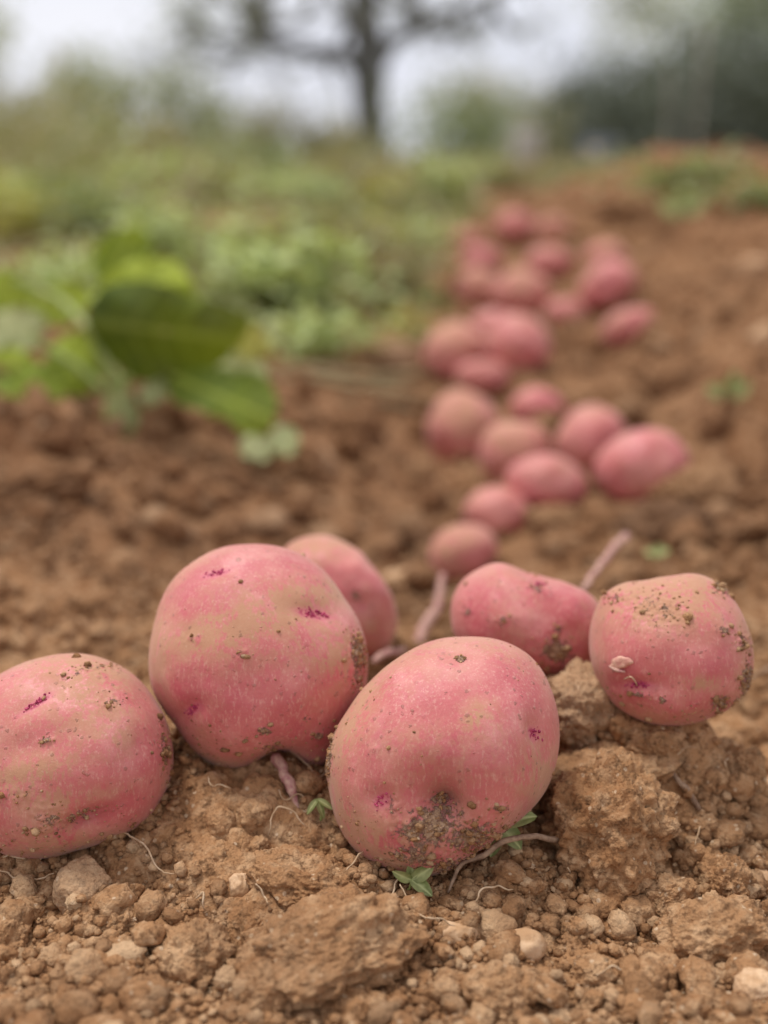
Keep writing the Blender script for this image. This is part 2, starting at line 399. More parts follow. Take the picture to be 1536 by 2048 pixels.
# ------------------------------------------------------------------ potatoes
def clod_mesh(seed, level=5, angular=0.4, rough=0.05, gran=0.06):
    V0, Fc = ico(level); rg = np.random.default_rng(seed)
    d = rg.normal(size=(14, 3)); d /= np.linalg.norm(d, axis=1)[:, None]; h = rg.uniform(0.72, 1.0, 14)
    t = np.min(np.where(V0 @ d.T > 0.05, h[None] / np.maximum(V0 @ d.T, 0.05), 9), axis=1); t = np.minimum(t, 1.12)
    r = (1 - angular) * (1 + 0.28 * fbm(V0 * 1.3 + seed, 2, seed)) + angular * t
    r = r + rough * fbm(V0 * 3.2 + seed, 5, seed + 3, 0.62) * 2.0
    if gran > 0:
        m = sstep(-0.3, 0.4, fbm(V0 * 2 + seed, 2, seed + 8))
        r = r + gran * (worley3(V0 * 4.0, seed) * 0.8 + worley3(V0 * 9, seed + 1) * 0.55) * m + gran * 0.30 * worley3(V0 * 19, seed + 2)
    return V0 * r[:, None], Fc
def local_frame(cx, cy, d):
    C = at(cx, cy, d); w = C - CAMP; w = w / np.linalg.norm(w)
    u = np.cross(w, np.array([0, 0, 1.0])); u /= np.linalg.norm(u); v = np.cross(u, w)
    def loc(px, py):
        r = ray(px, py); t = np.dot(C - CAMP, w) / np.dot(r, w); q = CAMP + t * r - C
        return np.array([q @ u, q @ v])
    return C, u, v, w, loc
POT = []
def potato(cx, cy, d, outline, thick=0.9, eyes=(), dirt=(), film=(), stain_shade=(), seed=1, level=7, label='', group=None, lump=0.02, grains=0, buds=True, tilt=0.0, flap=None):
    rng = np.random.default_rng(seed)
    C, u, v, w, loc = local_frame(cx, cy, d)
    L = np.array([loc(*q) for q in outline]); th = np.arctan2(L[:, 1], L[:, 0]); rr = np.hypot(L[:, 0], L[:, 1])
    o = np.argsort(th); th = th[o]; rr = rr[o]
    T = np.concatenate([th - 2 * PI, th, th + 2 * PI]); R = np.concatenate([rr] * 3)
    # smooth periodic interpolation
    g = np.linspace(-PI, PI, 721); fine = np.interp(g, T, R)
    k = np.exp(-0.5 * (np.arange(-45, 46) / (8.0 if level == 7 else 14.0)) ** 2); k /= k.sum()
    fine[-1] = fine[0]; ext = np.concatenate([fine[:-1]] * 3); ext = np.convolve(ext, k, 'same')[720:1441]
    Rm = ext.mean()
    V0, Fc = ico(level)
    # the sphere's third axis points towards the camera
    a = np.arctan2(V0[:, 1], V0[:, 0]); cph = np.hypot(V0[:, 0], V0[:, 1]); sph = V0[:, 2]
    Rt = np.interp(a, g, ext); wgt = cph ** 1.5
    Re = Rm * (1 - wgt) + Rt * wgt
    cs = cph ** 0.94; D = Rm * thick
    X = Re * cs * np.cos(a); Y = Re * cs * np.sin(a); Z = D * sph
    n3 = V0.copy()
    disp = Rm * lump * fbm(V0 * 1.5 + seed * 3.1, 2, seed, 0.35) * 2.4 + Rm * 0.0025 * fbm(V0 * 7 + seed, 2, seed + 5)
    disp *= (1 - 0.55 * cph ** 4)
    X += disp * n3[:, 0]; Y += disp * n3[:, 1]; Z += disp * n3[:, 2]
    # base of the back and under side is left round; eyes / dirt are painted by front position
    front = np.clip(sph * 3 + 0.5, 0, 1)
    eye = np.zeros(len(V0)); dm = np.zeros(len(V0)); fm = np.zeros(len(V0))
    def ell(px, py, rx, ry, rot):
        q = loc(px, py); s = d / F; c_, s_ = math.cos(math.radians(rot)), math.sin(math.radians(rot))
        dx = X - q[0]; dy = Y - q[1]; a_ = (dx * c_ + dy * s_) / (rx * s); b_ = (-dx * s_ + dy * c_) / (ry * s)
        return a_, b_, np.exp(-(a_ ** 2 + b_ ** 2)) * front
    inward = np.zeros(len(V0)); marks = []
    for (px, py, rx, ry, rot, dep, mag) in eyes:
        a_, b_, gk = ell(px, py, rx, ry, rot)
        inward += gk * dep * d / F
        brow = np.exp(-((b_ + 1.5) ** 2 * 1.2 + (a_ * 0.6) ** 2)) * front     # ledge under the eye
        inward -= brow * max(dep, 0) * 0.07 * d / F
        a2, b2, g2 = ell(px, py, rx * 0.75, ry * 0.5, rot)
        eye = np.maximum(eye, g2 * mag); marks.append((px, py, rx, ry, rot, mag))
    for (px, py, rx, ry, rot, amt) in dirt:
        _, _, gk = ell(px, py, rx, ry, rot); dm = np.maximum(dm, gk * amt)
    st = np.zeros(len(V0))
    for (px, py, rx, ry, rot, amt) in stain_shade:
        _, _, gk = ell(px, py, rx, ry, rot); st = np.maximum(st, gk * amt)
    for (px, py, rx, ry, rot, amt) in film:
        _, _, gk = ell(px, py, rx, ry, rot); fm = fm + gk * amt
    X -= inward * n3[:, 0] * 0.9; Y -= inward * n3[:, 1] * 0.9; Z -= inward * np.maximum(n3[:, 2], 0.35)
    cake = dm * np.clip(fbm(V0 * 22, 3, seed + 3) + 0.25, 0, 1) * 0.0018
    X += cake * n3[:, 0]; Y += cake * n3[:, 1]; Z += cake * n3[:, 2]
    Wp = C + X[:, None] * u + Y[:, None] * v - Z[:, None] * w
    k = int(np.argmin(Wp[:, 2])); low = Wp[k]
    base = np.array([C[0], C[1], low[2]])
    me = mesh_np('potato', Wp - base, Fc, dict(eye=np.clip(eye, 0, 1), dirt=dm, film=fm, stain_shade=st))
    o = link('potato', me, M['skin'], None, base)
    tag(o, label, 'potato', group)
    wf = np.zeros(len(V0)); spacing = 0
    if buds:
        for (px, py, rx, ry, rot, mag) in marks:
            if mag < 0.6: continue
            parts = []; n = int(8 + rx * 0.5)
            for _ in range(n):
                c_, s_ = math.cos(math.radians(rot)), math.sin(math.radians(rot)); aa = rng.normal() * rx * 0.28; bb = rng.normal() * ry * 0.18
                q = loc(px, py) + d / F * np.array([aa * c_ - bb * s_, aa * s_ + bb * c_])
                dd = np.where(front > 0.5, (X - q[0]) ** 2 + (Y - q[1]) ** 2, 9); j = int(np.argmin(dd))
                r = rng.uniform(0.8, 2.4) * d / F * 1.35
                v1, f1 = ico(2); P = v1 * r * rng.uniform(0.6, 1.3, 3) + (Wp[j] - base); parts.append((P, f1))
            off = 0; Vs = []; Fs = []
            for P, f1 in parts: Vs.append(P); Fs.append(f1 + off); off += len(P)
            link('eye', mesh_np('eye', np.vstack(Vs), np.vstack(Fs)), M['bud'], o)
    if grains:
        wts = np.clip(dm, 0, 1) ** 1.5 * front + 0.004 * front + 0.05 * front * (V0[:, 1] < -0.5); wts /= wts.sum()
        idx = rng.choice(len(V0), grains, p=wts); crumbs('soil_crumb', Wp[idx] - base, rng.pareto(2.4, grains) * 0.00036 + 0.00026, rng, o, 1, cap=0.0019)
    POT.append((low[0], low[1], low[2], Rm, o))
    return o, (C, u, v, w, loc, Rm)
def crumbs(name, P, r, rng, parent=None, level=1, cap=0.02, mat=None, flat=0.8):
    r = np.minimum(r, cap); n = len(P); V0, Fc = ico(level); k = len(V0)
    Rm = rotmats(n, rng); sh = rng.uniform(0.65, 1.25, (n, 1, 3))
    nv = 16; pool = np.stack([np.linalg.norm(clod_mesh(900 + i, level, 0.62 if i % 3 else 0.3, 0.11, 0.10 if level > 1 else 0)[0], axis=1) for i in range(nv)])
    pk = rng.integers(0, nv, n)
    V = V0[None] * pool[pk][:, :, None] * sh
    V = np.einsum('nij,nkj->nki', Rm, V); V[:, :, 2] *= flat
    V = V * r[:, None, None] + P[:, None, :]
    FF = (Fc[None] + (np.arange(n) * k)[:, None, None]).reshape(-1, 3)
    va = rng.random(n); me = mesh_np(name, V.reshape(-1, 3), FF, dict(var=np.repeat(va, k), damp=np.repeat(rng.random(n), k)))
    o = link(name, me, mat or M['crumb'], parent); o['kind'] = 'stuff'
    return o

# --- the six sharp potatoes of the foreground
G1 = None
potato(160, 1515, 0.455, [(-80, 1500), (-68, 1410), (0, 1345), (60, 1320), (150, 1308), (225, 1325), (290, 1372), (335, 1450), (343, 1520), (325, 1590), (285, 1645), (215, 1678), (150, 1700), (60, 1718), (0, 1708), (-50, 1660), (-78, 1590)],
       thick=0.95, seed=11, lump=0.022, eyes=[(78, 1412, 50, 15, 28, 4, 1.0), (60, 1490, 40, 30, 5, 8, 0.1), (172, 1630, 44, 18, 12, 14, 0.35)],
       dirt=[(95, 1483, 13, 7, 0, 1.0), (160, 1628, 40, 12, 10, 0.6), (100, 1635, 34, 34, 0, 0.5), (322, 1500, 12, 45, 0, 0.55), (185, 1345, 60, 12, 0, 0.4), (215, 1410, 34, 22, 0, 0.38), (40, 1585, 40, 14, 0, 0.35)],
       stain_shade=[(172, 1632, 40, 14, 12, 0.8), (60, 1490, 26, 18, 0, 0.25)],
       film=[(60, 1555, 75, 45, 20, 1.0), (170, 1380, 120, 60, 0, 0.45), (120, 1690, 140, 30, 0, .6), (180, 1585, 80, 16, 5, 0.6), (150, 1420, 90, 45, 0, 0.35), (180, 1330, 110, 30, -8, 0.55), (95, 1640, 60, 45, 0, 0.5), (0, 1500, 50, 90, 0, 0.4), (220, 1480, 50, 18, 0, 0.35)],
       grains=420, label='pink potato cut by the left edge with a lilac eye slit and tan scuffs', group='freshly dug potatoes in the foreground')
potato(515, 1320, 0.478, [(500, 1088), (437, 1097), (387, 1122), (344, 1159), (328, 1191), (312, 1237), (299, 1292), (299, 1339), (309, 1382), (334, 1425), (359, 1460), (375, 1487), (406, 1515), (445, 1538), (484, 1540), (523, 1528), (562, 1511), (588, 1518), (605, 1536), (628, 1540), (655, 1528), (690, 1480), (718, 1420), (732, 1362), (736, 1323), (730, 1277), (719, 1241), (687, 1198), (664, 1163), (633, 1128), (594, 1105), (555, 1093)],
       thick=0.92, seed=12, lump=0.02, eyes=[(435, 1154, 38, 15, 8, 5, 1.0), (622, 1232, 52, 20, -12, 7, 1.0), (390, 1415, 24, 20, 30, 12, 1.0), (570, 1525, 60, 30, 10, 22, 0)],
       dirt=[(708, 1310, 18, 40, 10, 1.0), (700, 1360, 18, 30, 0, 0.5), (528, 1452, 15, 10, 0, 0.9), (545, 1485, 34, 10, 0, 0.55), (630, 1462, 14, 12, 0, 0.7), (605, 1430, 16, 8, 0, 0.5), (390, 1280, 26, 10, 0, 0.35), (490, 1310, 14, 10, 0, 0.45)],
       film=[(540, 1232, 150, 34, 18, 1.25), (600, 1190, 80, 26, 0, 0.7), (660, 1310, 60, 60, 0, 0.8), (430, 1265, 90, 26, 10, 0.7), (520, 1300, 160, 45, 0, 0.5), (320, 1340, 26, 130, 0, 0.8), (470, 1530, 110, 22, 0, 0.7)],
       grains=420, label='largest pink potato with an ochre dust band and two speckled magenta eyes', group='freshly dug potatoes in the foreground')
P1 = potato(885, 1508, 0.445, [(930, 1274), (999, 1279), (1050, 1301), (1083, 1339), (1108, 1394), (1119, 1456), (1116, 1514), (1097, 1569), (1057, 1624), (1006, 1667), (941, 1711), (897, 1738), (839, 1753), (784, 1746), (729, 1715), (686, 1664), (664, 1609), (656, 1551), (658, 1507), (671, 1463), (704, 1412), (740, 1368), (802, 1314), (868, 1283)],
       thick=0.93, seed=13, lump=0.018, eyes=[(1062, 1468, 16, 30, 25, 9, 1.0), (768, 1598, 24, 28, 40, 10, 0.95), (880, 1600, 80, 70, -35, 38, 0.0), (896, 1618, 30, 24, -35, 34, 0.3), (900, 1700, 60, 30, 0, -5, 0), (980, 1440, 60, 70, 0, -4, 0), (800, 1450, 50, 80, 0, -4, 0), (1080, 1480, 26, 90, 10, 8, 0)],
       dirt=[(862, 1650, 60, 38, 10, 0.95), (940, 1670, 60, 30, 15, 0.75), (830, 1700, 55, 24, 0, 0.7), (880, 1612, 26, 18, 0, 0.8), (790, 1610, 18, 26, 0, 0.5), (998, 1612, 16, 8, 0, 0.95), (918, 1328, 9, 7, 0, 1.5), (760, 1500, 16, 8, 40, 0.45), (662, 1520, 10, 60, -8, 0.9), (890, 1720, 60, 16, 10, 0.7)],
       stain_shade=[(890, 1600, 46, 52, -30, 0.85), (768, 1600, 22, 26, 30, 0.35)],
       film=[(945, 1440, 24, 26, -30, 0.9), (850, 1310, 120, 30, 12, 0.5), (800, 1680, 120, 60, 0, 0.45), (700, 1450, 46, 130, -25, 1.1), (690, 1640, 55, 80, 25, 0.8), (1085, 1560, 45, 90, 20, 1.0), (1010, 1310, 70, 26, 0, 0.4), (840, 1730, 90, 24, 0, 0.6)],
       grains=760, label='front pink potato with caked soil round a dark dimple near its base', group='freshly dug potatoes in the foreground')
potato(1342, 1302, 0.472, [(1178, 1300), (1184, 1240), (1205, 1190), (1240, 1168), (1290, 1162), (1345, 1152), (1400, 1148), (1440, 1168), (1471, 1203), (1495, 1256), (1507, 1318), (1490, 1378), (1455, 1420), (1400, 1444), (1340, 1452), (1285, 1443), (1235, 1412), (1200, 1365)],
       thick=0.95, seed=14, lump=0.02, eyes=[(1280, 1367, 40, 14, 5, 10, 0.8), (1440, 1402, 16, 12, 20, 9, 0.0), (1240, 1325, 20, 16, 0, -2, 0)],
       dirt=[(1320, 1225, 60, 40, 0, 0.42), (1440, 1180, 20, 16, 0, 0.8), (1438, 1404, 18, 14, 0, 0.9), (1490, 1365, 14, 50, 0, 0.85), (1440, 1262, 14, 10, 0, 0.7), (1480, 1285, 18, 20, 0, 0.6), (1235, 1200, 40, 12, 0, 0.4), (1280, 1385, 26, 6, 0, 0.5), (1325, 1395, 10, 8, 0, 0.8)],
       stain_shade=[(1280, 1370, 34, 9, 5, 0.5), (1438, 1404, 14, 11, 0, 0.8)],
       film=[(1320, 1215, 120, 55, 0, 1.25), (1410, 1170, 60, 20, 0, 0.7), (1400, 1365, 32, 14, 5, 0.9), (1200, 1330, 22, 90, 0, 0.5), (1490, 1320, 24, 90, 0, 0.5)],
       grains=520, label='rounded pink potato on the right slope with a torn skin flap', group='freshly dug potatoes in the foreground')
P3c = POT[-1]
potato(1055, 1242, 0.515, [(900, 1235), (906, 1190), (930, 1155), (965, 1132), (1005, 1128), (1050, 1145), (1100, 1160), (1150, 1172), (1190, 1195), (1205, 1230), (1205, 1290), (1190, 1340), (1150, 1352), (1090, 1345), (1020, 1330), (950, 1310), (910, 1280)],
       thick=0.9, seed=15, lump=0.03, eyes=[(1112, 1225, 40, 60, -30, 5, 0), (1080, 1170, 20, 8, 0, 3, 0.6)],
       dirt=[(1110, 1300, 34, 30, 0, 0.9), (1010, 1240, 30, 12, 10, 0.5), (1075, 1180, 26, 12, -20, 0.6), (940, 1225, 14, 12, 0, 0.6), (1115, 1260, 12, 16, 0, 0.6)],
       film=[(1000, 1150, 60, 24, 0, 0.4)],
       grains=240, level=6, label='pear shaped pink potato behind the front one and left of the flapped one', group='freshly dug potatoes in the foreground')
potato(680, 1190, 0.60, [(560, 1130), (565, 1095), (600, 1076), (650, 1071), (700, 1090), (742, 1130), (770, 1170), (790, 1205), (797, 1245), (785, 1285), (760, 1318), (700, 1320), (630, 1300), (580, 1240), (560, 1180)],
       thick=0.9, seed=16, lump=0.03, eyes=[(725, 1215, 20, 24, 20, 6, 0.4)], dirt=[(710, 1190, 14, 14, 0, 0.7)],
       film=[(640, 1095, 90, 34, 0, 1.0), (740, 1260, 60, 40, 0, 0.5)], level=6,
       label='dusty topped potato half hidden behind the largest one', group='freshly dug potatoes in the foreground')

# --- the row of blurred potatoes running away up the furrow
ROW = [ # cx, cy, w, h, rot, label
 (928, 1105, 132, 108, 12, 'small potato at the near end of the receding row, trailing a pink shoot'),
 (998, 1030, 132, 104, -18, 'second small potato from the near end of the receding row'),
 (1092, 966, 152, 104, -8, 'bright pink potato with pale top in front of the cluster of six'),
 (1285, 936, 184, 142, 16, 'large bright pink potato at the right side of the cluster'),
 (1180, 884, 132, 146, -35, 'tilted potato tucked left behind the large bright pink one'),
 (1030, 906, 146, 124, 0, 'dusty potato in the middle of the cluster'),
 (926, 858, 138, 148, 0, 'orange tinted round potato at the left end of the cluster'),
 (1076, 818, 104, 78, -12, 'small rosy potato at the back of the cluster'),
 (912, 708, 122, 120, 0, 'dull brownish pink potato left of the next group up the furrow'),
 (1035, 692, 122, 122, 20, 'pale topped potato right of the next group up the furrow'),
 (965, 752, 110, 60, 0, 'flat dusty potato lying below the pale topped one'),
 (985, 655, 90, 70, 0, 'dusty potato wedged behind the pale topped one'),
 (1255, 652, 112, 62, 22, 'lone oval potato lying apart on the right bank'),
 (1042, 588, 112, 92, 0, 'vivid pink potato in the far group'),
 (955, 578, 94, 80, 0, 'far potato on the left flank of the vivid pink one'),
 (1215, 570, 118, 84, 30, 'long pink potato leaning in the far right pair'),
 (1212, 515, 84, 62, 0, 'upper potato of the far right pair'),
 (1130, 625, 86, 54, 0, 'dull flat potato between the far groups'),
 (1098, 525, 96, 60, 0, 'brownish potato behind the vivid pink one'),
 (962, 520, 82, 52, 0, 'mauve potato at the far left of the row'),
 (1030, 452, 76, 58, 0, 'farthest clear potato near the top of the row'),
 (1105, 458, 72, 46, 0, 'faint brown pink potato right of the farthest one'),
 (935, 478, 56, 44, 0, 'smallest mauve potato at the top left of the row'),
]
for i, (cx, cy, w_, h_, rot, lab) in enumerate(ROW):
    _, dd = hit(cx, cy + h_ * 0.40, H0)
    dd = dd * (1 - 0.012)
    w_ *= 1.06; h_ *= 1.07; r_ = math.radians(rot); out = []
    for t in np.linspace(0, 2 * PI, 14, endpoint=False):
        sx = w_ / 2 * math.cos(t) * (1 + 0.05 * math.sin(2 * t + i)); sy = h_ / 2 * math.sin(t) * (1 + 0.05 * math.cos(t * 3 + i))
        out.append((cx + sx * math.cos(r_) - sy * math.sin(r_), cy - (sx * math.sin(r_) + sy * math.cos(r_))))
    rg = np.random.default_rng(100 + i)
    potato(cx, cy, dd, out, thick=0.95, seed=40 + i, level=5, lump=0.03,
           eyes=[(cx + rg.uniform(-.3, .3) * w_, cy + rg.uniform(-.3, .3) * h_, w_ * 0.12, h_ * 0.06, rg.uniform(-30, 30), 3, 0.5)],
           film=[(cx + rg.uniform(-.2, .2) * w_, cy - 0.3 * h_, w_ * 0.5, h_ * 0.4, 0, [0.9, 0.3, 0.2, 0.0, 0.3, 0.8, 1.0, 0.0][i % 8])],
           buds=False, label=lab, group='potatoes in the row receding up the furrow')

# --- fit the ground under the potatoes
px_ = np.array([[p[0], p[1]] for p in POT]); rs = np.array([p[3] for p in POT]) * 0.85
tz = np.array([p[2] for p in POT]) + np.array([0.20] * 4 + [.14] * (len(POT) - 4)) * np.array([p[3] for p in POT])
A = np.exp(-(((px_[:, None] - px_[None]) ** 2).sum(2)) / (2 * rs[None] ** 2)) + 0.03 * np.eye(len(POT))
wts = np.linalg.solve(A, tz - H0(px_[:, 0], px_[:, 1]))
for (x, y), s, w_ in zip(px_, rs, wts): RBF.append((x, y, s, float(w_)))

# ------------------------------------------------------------------ ground sheet
def axis_x():
    c = list(np.arange(0, 0.265, 0.0008)); st = 0.00075
    while c[-1] < 250: st = min(st * 1.028, c[-1] * 0.25); c.append(c[-1] + st)
    c = np.array(c); return np.concatenate([-c[:0:-1], c])
def axis_y():
    c = [-60, -20, -8, -4, -2, -1.2, -0.8, -0.5, -0.3, -0.1, 0, 0.05, 0.1, 0.14, 0.17, 0.19, 0.21, 0.225, 0.235, 0.245, 0.252, 0.258, 0.262, 0.266]
    while c[-1] < 0.62: c.append(c[-1] + 0.00075)
    while c[-1] < 4: c.append(c[-1] + max(0.00075, 0.0042 * c[-1] * min(1, (c[-1] - 0.5) / 0.5) ))
    while c[-1] < 300: c.append(c[-1] * 1.035)
    return np.array(c)
ax, ay = axis_x(), axis_y()
XX, YY = np.meshgrid(ax, ay); sx = np.gradient(ax); sy = np.gradient(ay)
SP = np.maximum(sx[None, :], sy[:, None]).ravel()
ZZ = Hfull(XX.ravel(), YY.ravel(), SP)
ny, nx = XX.shape
idx = np.arange(ny * nx).reshape(ny, nx)
Q = np.stack([idx[:-1, :-1], idx[:-1, 1:], idx[1:, 1:], idx[1:, :-1]], -1).reshape(-1, 4)
o = link('ground', mesh_np('ground', np.stack([XX.ravel(), YY.ravel(), ZZ], 1), Q), M['ground'])
tag(o, kind='structure'); del XX, YY, Q, idx

# ------------------------------------------------------------------ soil crumbs (nobody could count them)
rng = np.random.default_rng(5)
def clear_of_potatoes(x, y, r):
    ok = np.ones(len(x), bool)
    for (a, b, z, R, _) in POT: ok &= (x - a) ** 2 + (y - b) ** 2 > (0.34 * R) ** 2
    return ok
def scatter(n, y0, y1, rmin, alpha, cap, level, wide=0.52, ypow=1.0):
    y = y0 * (y1 / y0) ** (rng.random(n) ** ypow); x = rng.uniform(-1, 1, n) * (wide * y + 0.04)
    r = np.minimum(rmin * (1 + rng.pareto(alpha, n)), cap)
    dens = fbm2(x * 14, y * 14, 2, 91); keep = (rng.random(n) < 0.45 + 0.9 * dens) & clear_of_potatoes(x, y, r)
    keep &= ~((y > 1.5) & (x < 0.11 * y - 0.12))
    x, y, r = x[keep], y[keep], r[keep]
    z = Hfull(x, y) + r * rng.uniform(-0.15, 0.75, len(x))
    return np.stack([x, y, z], 1), r
P, r = scatter(108000, 0.30, 0.80, 0.00070, 2.2, 0.0030, 1); crumbs('soil_crumbs', P, r, rng, None, 1)
tag(bpy.data.objects['soil_crumbs'], 'fine brown soil crumbs covering the dug ground', 'soil crumbs', kind='stuff')
P, r = scatter(7400, 0.30, 0.80, 0.0021, 2.4, 0.0062, 3); o = crumbs('soil_crumbs', P, r, rng, None, 3)
tag(o, 'small rounded lumps of brown soil strewn among the potatoes', 'soil crumbs')
P, r = scatter(12500, 0.80, 3.8, 0.0028, 2.0, 0.017, 2, wide=0.56); o = crumbs('soil_crumbs', P, r, rng, None, 2)
tag(o, 'blurred crumbly soil on the banks of the furrow', 'soil crumbs')

# ------------------------------------------------------------------ clods and stones, one object each
CL = {}
def proto(kind, k, lev):
    key = (kind, k, lev)
    if key not in CL:
        par = dict(clod=(0.35, 0.045, 0.22), lump=(0.6, 0.06, 0.13), stone=(0.85, 0.03, 0.0))[kind]
        V, Fc = clod_mesh(300 + 17 * k + len(kind), lev, *par)
        CL[key] = mesh_np({'clod': 'soil_clod', 'lump': 'soil_clod', 'stone': 'stone'}[kind], V, Fc)
        me = CL[key]; me.materials.append(M['stone'] if kind == 'stone' else M['clod'])
        me.polygons.foreach_set('use_smooth', np.ones(len(me.polygons), bool))
    return CL[key]
def put(kind, k, loc, scale, rot, label, group=None, mat=None, name=None, lev=4):
    me = proto(kind, k, lev)
    o = bpy.data.objects.new(name or ('stone' if kind == 'stone' else 'soil_clod'), me); COL.objects.link(o)
    o.location = loc; o.scale = scale; o.rotation_euler = rot
    if mat:
        o.material_slots[0].link = 'OBJECT'; o.material_slots[0].material = mat
    tag(o, label, 'stone' if kind == 'stone' else 'clod of soil', group); return o
HAND = [ # kind, cx, cy, w, h, label, mat
 ('clod', 1215, 1690, 240, 230, 'biggest crumbly clod just right of the front potato', None),
 ('lump', 1172, 1432, 165, 190, 'slab-like clod with a pale streak wedged between front and right potatoes', 'paleclod'),
 ('lump', 1215, 1578, 270, 130, 'broad flat topped clod behind the biggest crumbly clod', None),
 ('clod', 1450, 1775, 96, 116, 'upright oval clod near the right edge', None),
 ('lump', 1432, 1880, 215, 150, 'wide smooth dusty clod near the lower right corner', None),
 ('stone', 172, 1790, 112, 128, 'large pale angular stone below the left potato', 'paleclod'),
 ('clod', 228, 1862, 92, 76, 'knobbly clod against the foot of the pale angular stone', None),
 ('stone', 481, 1785, 56, 76, 'pale cream stone with sharp faces in the lower middle left', None),
 ('clod', 12, 1890, 84, 100, 'rounded clod cut by the left edge', None),
 ('lump', 610, 1790, 210, 120, 'flat dusty slab leaning toward the bottom centre', None),
 ('clod', 655, 1925, 330, 190, 'massive rough clod at the bottom centre', None),
 ('lump', 527, 1995, 112, 120, 'smooth brown ball of earth in front of the massive clod', None),
 ('clod', 385, 1928, 130, 140, 'crumbling clod left of the smooth ball of earth', None),
 ('stone', 305, 1990, 74, 58, 'cream wedge of stone at the bottom left', None),
 ('lump', 700, 2035, 150, 60, 'flat lump cut by the bottom edge', None),
 ('stone', 1369, 1585, 40, 38, 'small round pebble above the right hand clods', None),
 ('clod', 1482, 1560, 84, 120, 'tall clod at the right edge below the flapped potato', None),
 ('clod', 1312, 1500, 100, 84, 'crumbly clod under the flapped potato', None),
 ('stone', 598, 1668, 52, 36, 'smooth oval pebble left of the front potato', 'clod'),
 ('stone', 1040, 1842, 44, 38, 'whitish pebble below the front potato', None),
 ('stone', 1510, 1985, 82, 80, 'cream stone in the lower right corner', None),
 ('lump', 1125, 1614, 84, 60, 'lump tucked between front potato and biggest clod', None),
 ('lump', 905, 1990, 92, 76, 'dull clod at the bottom right of centre', None),
 ('clod', 995, 2000, 110, 110, 'pointed clod on the bottom edge', None),
 ('clod', 1330, 1810, 120, 90, 'ragged clod in the middle of the right foreground', None),
 ('lump', 1460, 1480, 120, 70, 'earth lump on the slope beside the flapped potato', None),
 ('clod', 790, 1880, 120, 110, 'broken clod above the bottom centre', None),
 ('lump', 1190, 1955, 100, 70, 'low lump among crumbs at lower right', None),
 ('clod', 440, 1730, 60, 60, 'small knobbly clod below the largest potato', None),
 ('clod', 515, 1700, 50, 46, 'tiny rough clod right of the knobbly one', None),
 ('lump', 1400, 1660, 60, 46, 'rounded nodule above the upright oval clod', None),
 ('clod', 50, 1770, 60, 50, 'pale crusted clod under the left potato', 'paleclod'),
 ('clod', 1335, 1062, 170, 100, 'dark damp clod blurred on the right bank', 'dark'),
 ('lump', 1120, 1052, 120, 80, 'tan blurred clod below the bright pink potato', None),
 ('lump', 1215, 1050, 110, 70, 'tan blurred clod between row and dark clod', None),
 ('lump', 1120, 1100, 100, 60, 'blurred clod just behind the pear shaped potato', None),
 ('stone', 795, 1168, 90, 58, 'pale blurred stone behind the dusty topped potato', None),
 ('stone', 1530, 690, 60, 60, 'pale blurred stone on the far right bank', None),
 ('stone', 1510, 545, 60, 60, 'distant pale stone at the right edge', None),
 ('clod', 1420, 985, 130, 90, 'blurred clod on the right bank above the dark one', None),
 ('clod', 90, 975, 170, 90, 'blurred clod on the left bank under the leafy plant', None),
 ('clod', 1350, 760, 120, 70, 'soft blurred clod on the right bank beside the row', None),
 ('clod', 790, 715, 110, 60, 'tan clod at the foot of the yellowing weeds', 'paleclod'),
]
rg = np.random.default_rng(77); occupied = []
for i, (kind, cx, cy, w_, h_, lab, mt) in enumerate(HAND):
    g, dd = hit(cx, cy + h_ * 0.22)
    s = dd / F; hw = w_ * s / 2; hh = h_ * s / 2
    if i == 0: hh *= 1.1
    sq = (hw * 1.02, (hw + hh) * 0.50, max(hh * 1.0, hw * 0.5))
    loc = (g[0], g[1] + 0.15 * hw, float(H1(g[0], g[1])) + sq[2] * (0.62 if i == 0 else 0.48))
    put(kind, i % 7, loc, sq, (rg.uniform(-.25, .25), rg.uniform(-.25, .25), rg.uniform(-.4, .4) + (PI if i % 2 else 0)), lab, None, M[mt] if mt else None, None, 6 if w_ > 60 and cy > 1300 else 5)
    occupied.append((loc[0], loc[1], hw))
occupied += [(p[0], p[1], p[3] * 0.72) for p in POT]
cnt = 0; tries = 0
while cnt < 262 and tries < 9000:
    tries += 1
    d0 = 0.33 * (0.80 / 0.33) ** rg.random() if cnt < 215 else rg.uniform(0.8, 1.9)
    y = d0; x = rg.uniform(-1, 1) * (0.34 * y + 0.02)
    r = min(0.0045 * (1 + rg.pareto(2.4)), 0.012) * (1.0 if y < 0.8 else 1.9)
    if any((x - a) ** 2 + (y - b) ** 2 < (r * 0.8 + R * 0.95) ** 2 for a, b, R in occupied): continue
    if y > 1.5 and x < 0.11 * y - 0.12: continue
    occupied.append((x, y, r)); z = float(H1(x, y))
    pale = rg.random() < (0.22 if y < .75 else 0.03); kind = 'stone' if pale else ('clod' if rg.random() < 0.65 else 'lump')
    lab = 'small pale pebble lying on the loose brown soil' if pale else 'small crumbly brown clod lying on the dug soil'
    if kind == 'stone': r = min(r * .75, .006)
    put(kind, int(rg.integers(0, 7)), (x, y, z + r * 0.45 + 0.002), (r * rg.uniform(.8, 1.2), r * rg.uniform(.8, 1.2), r * rg.uniform(.6, .95)), tuple(rg.uniform(-PI, PI, 3)), lab,
        'small pebbles on the soil' if pale else 'small clods on the soil', None, 'pebble' if pale else None)
    cnt += 1

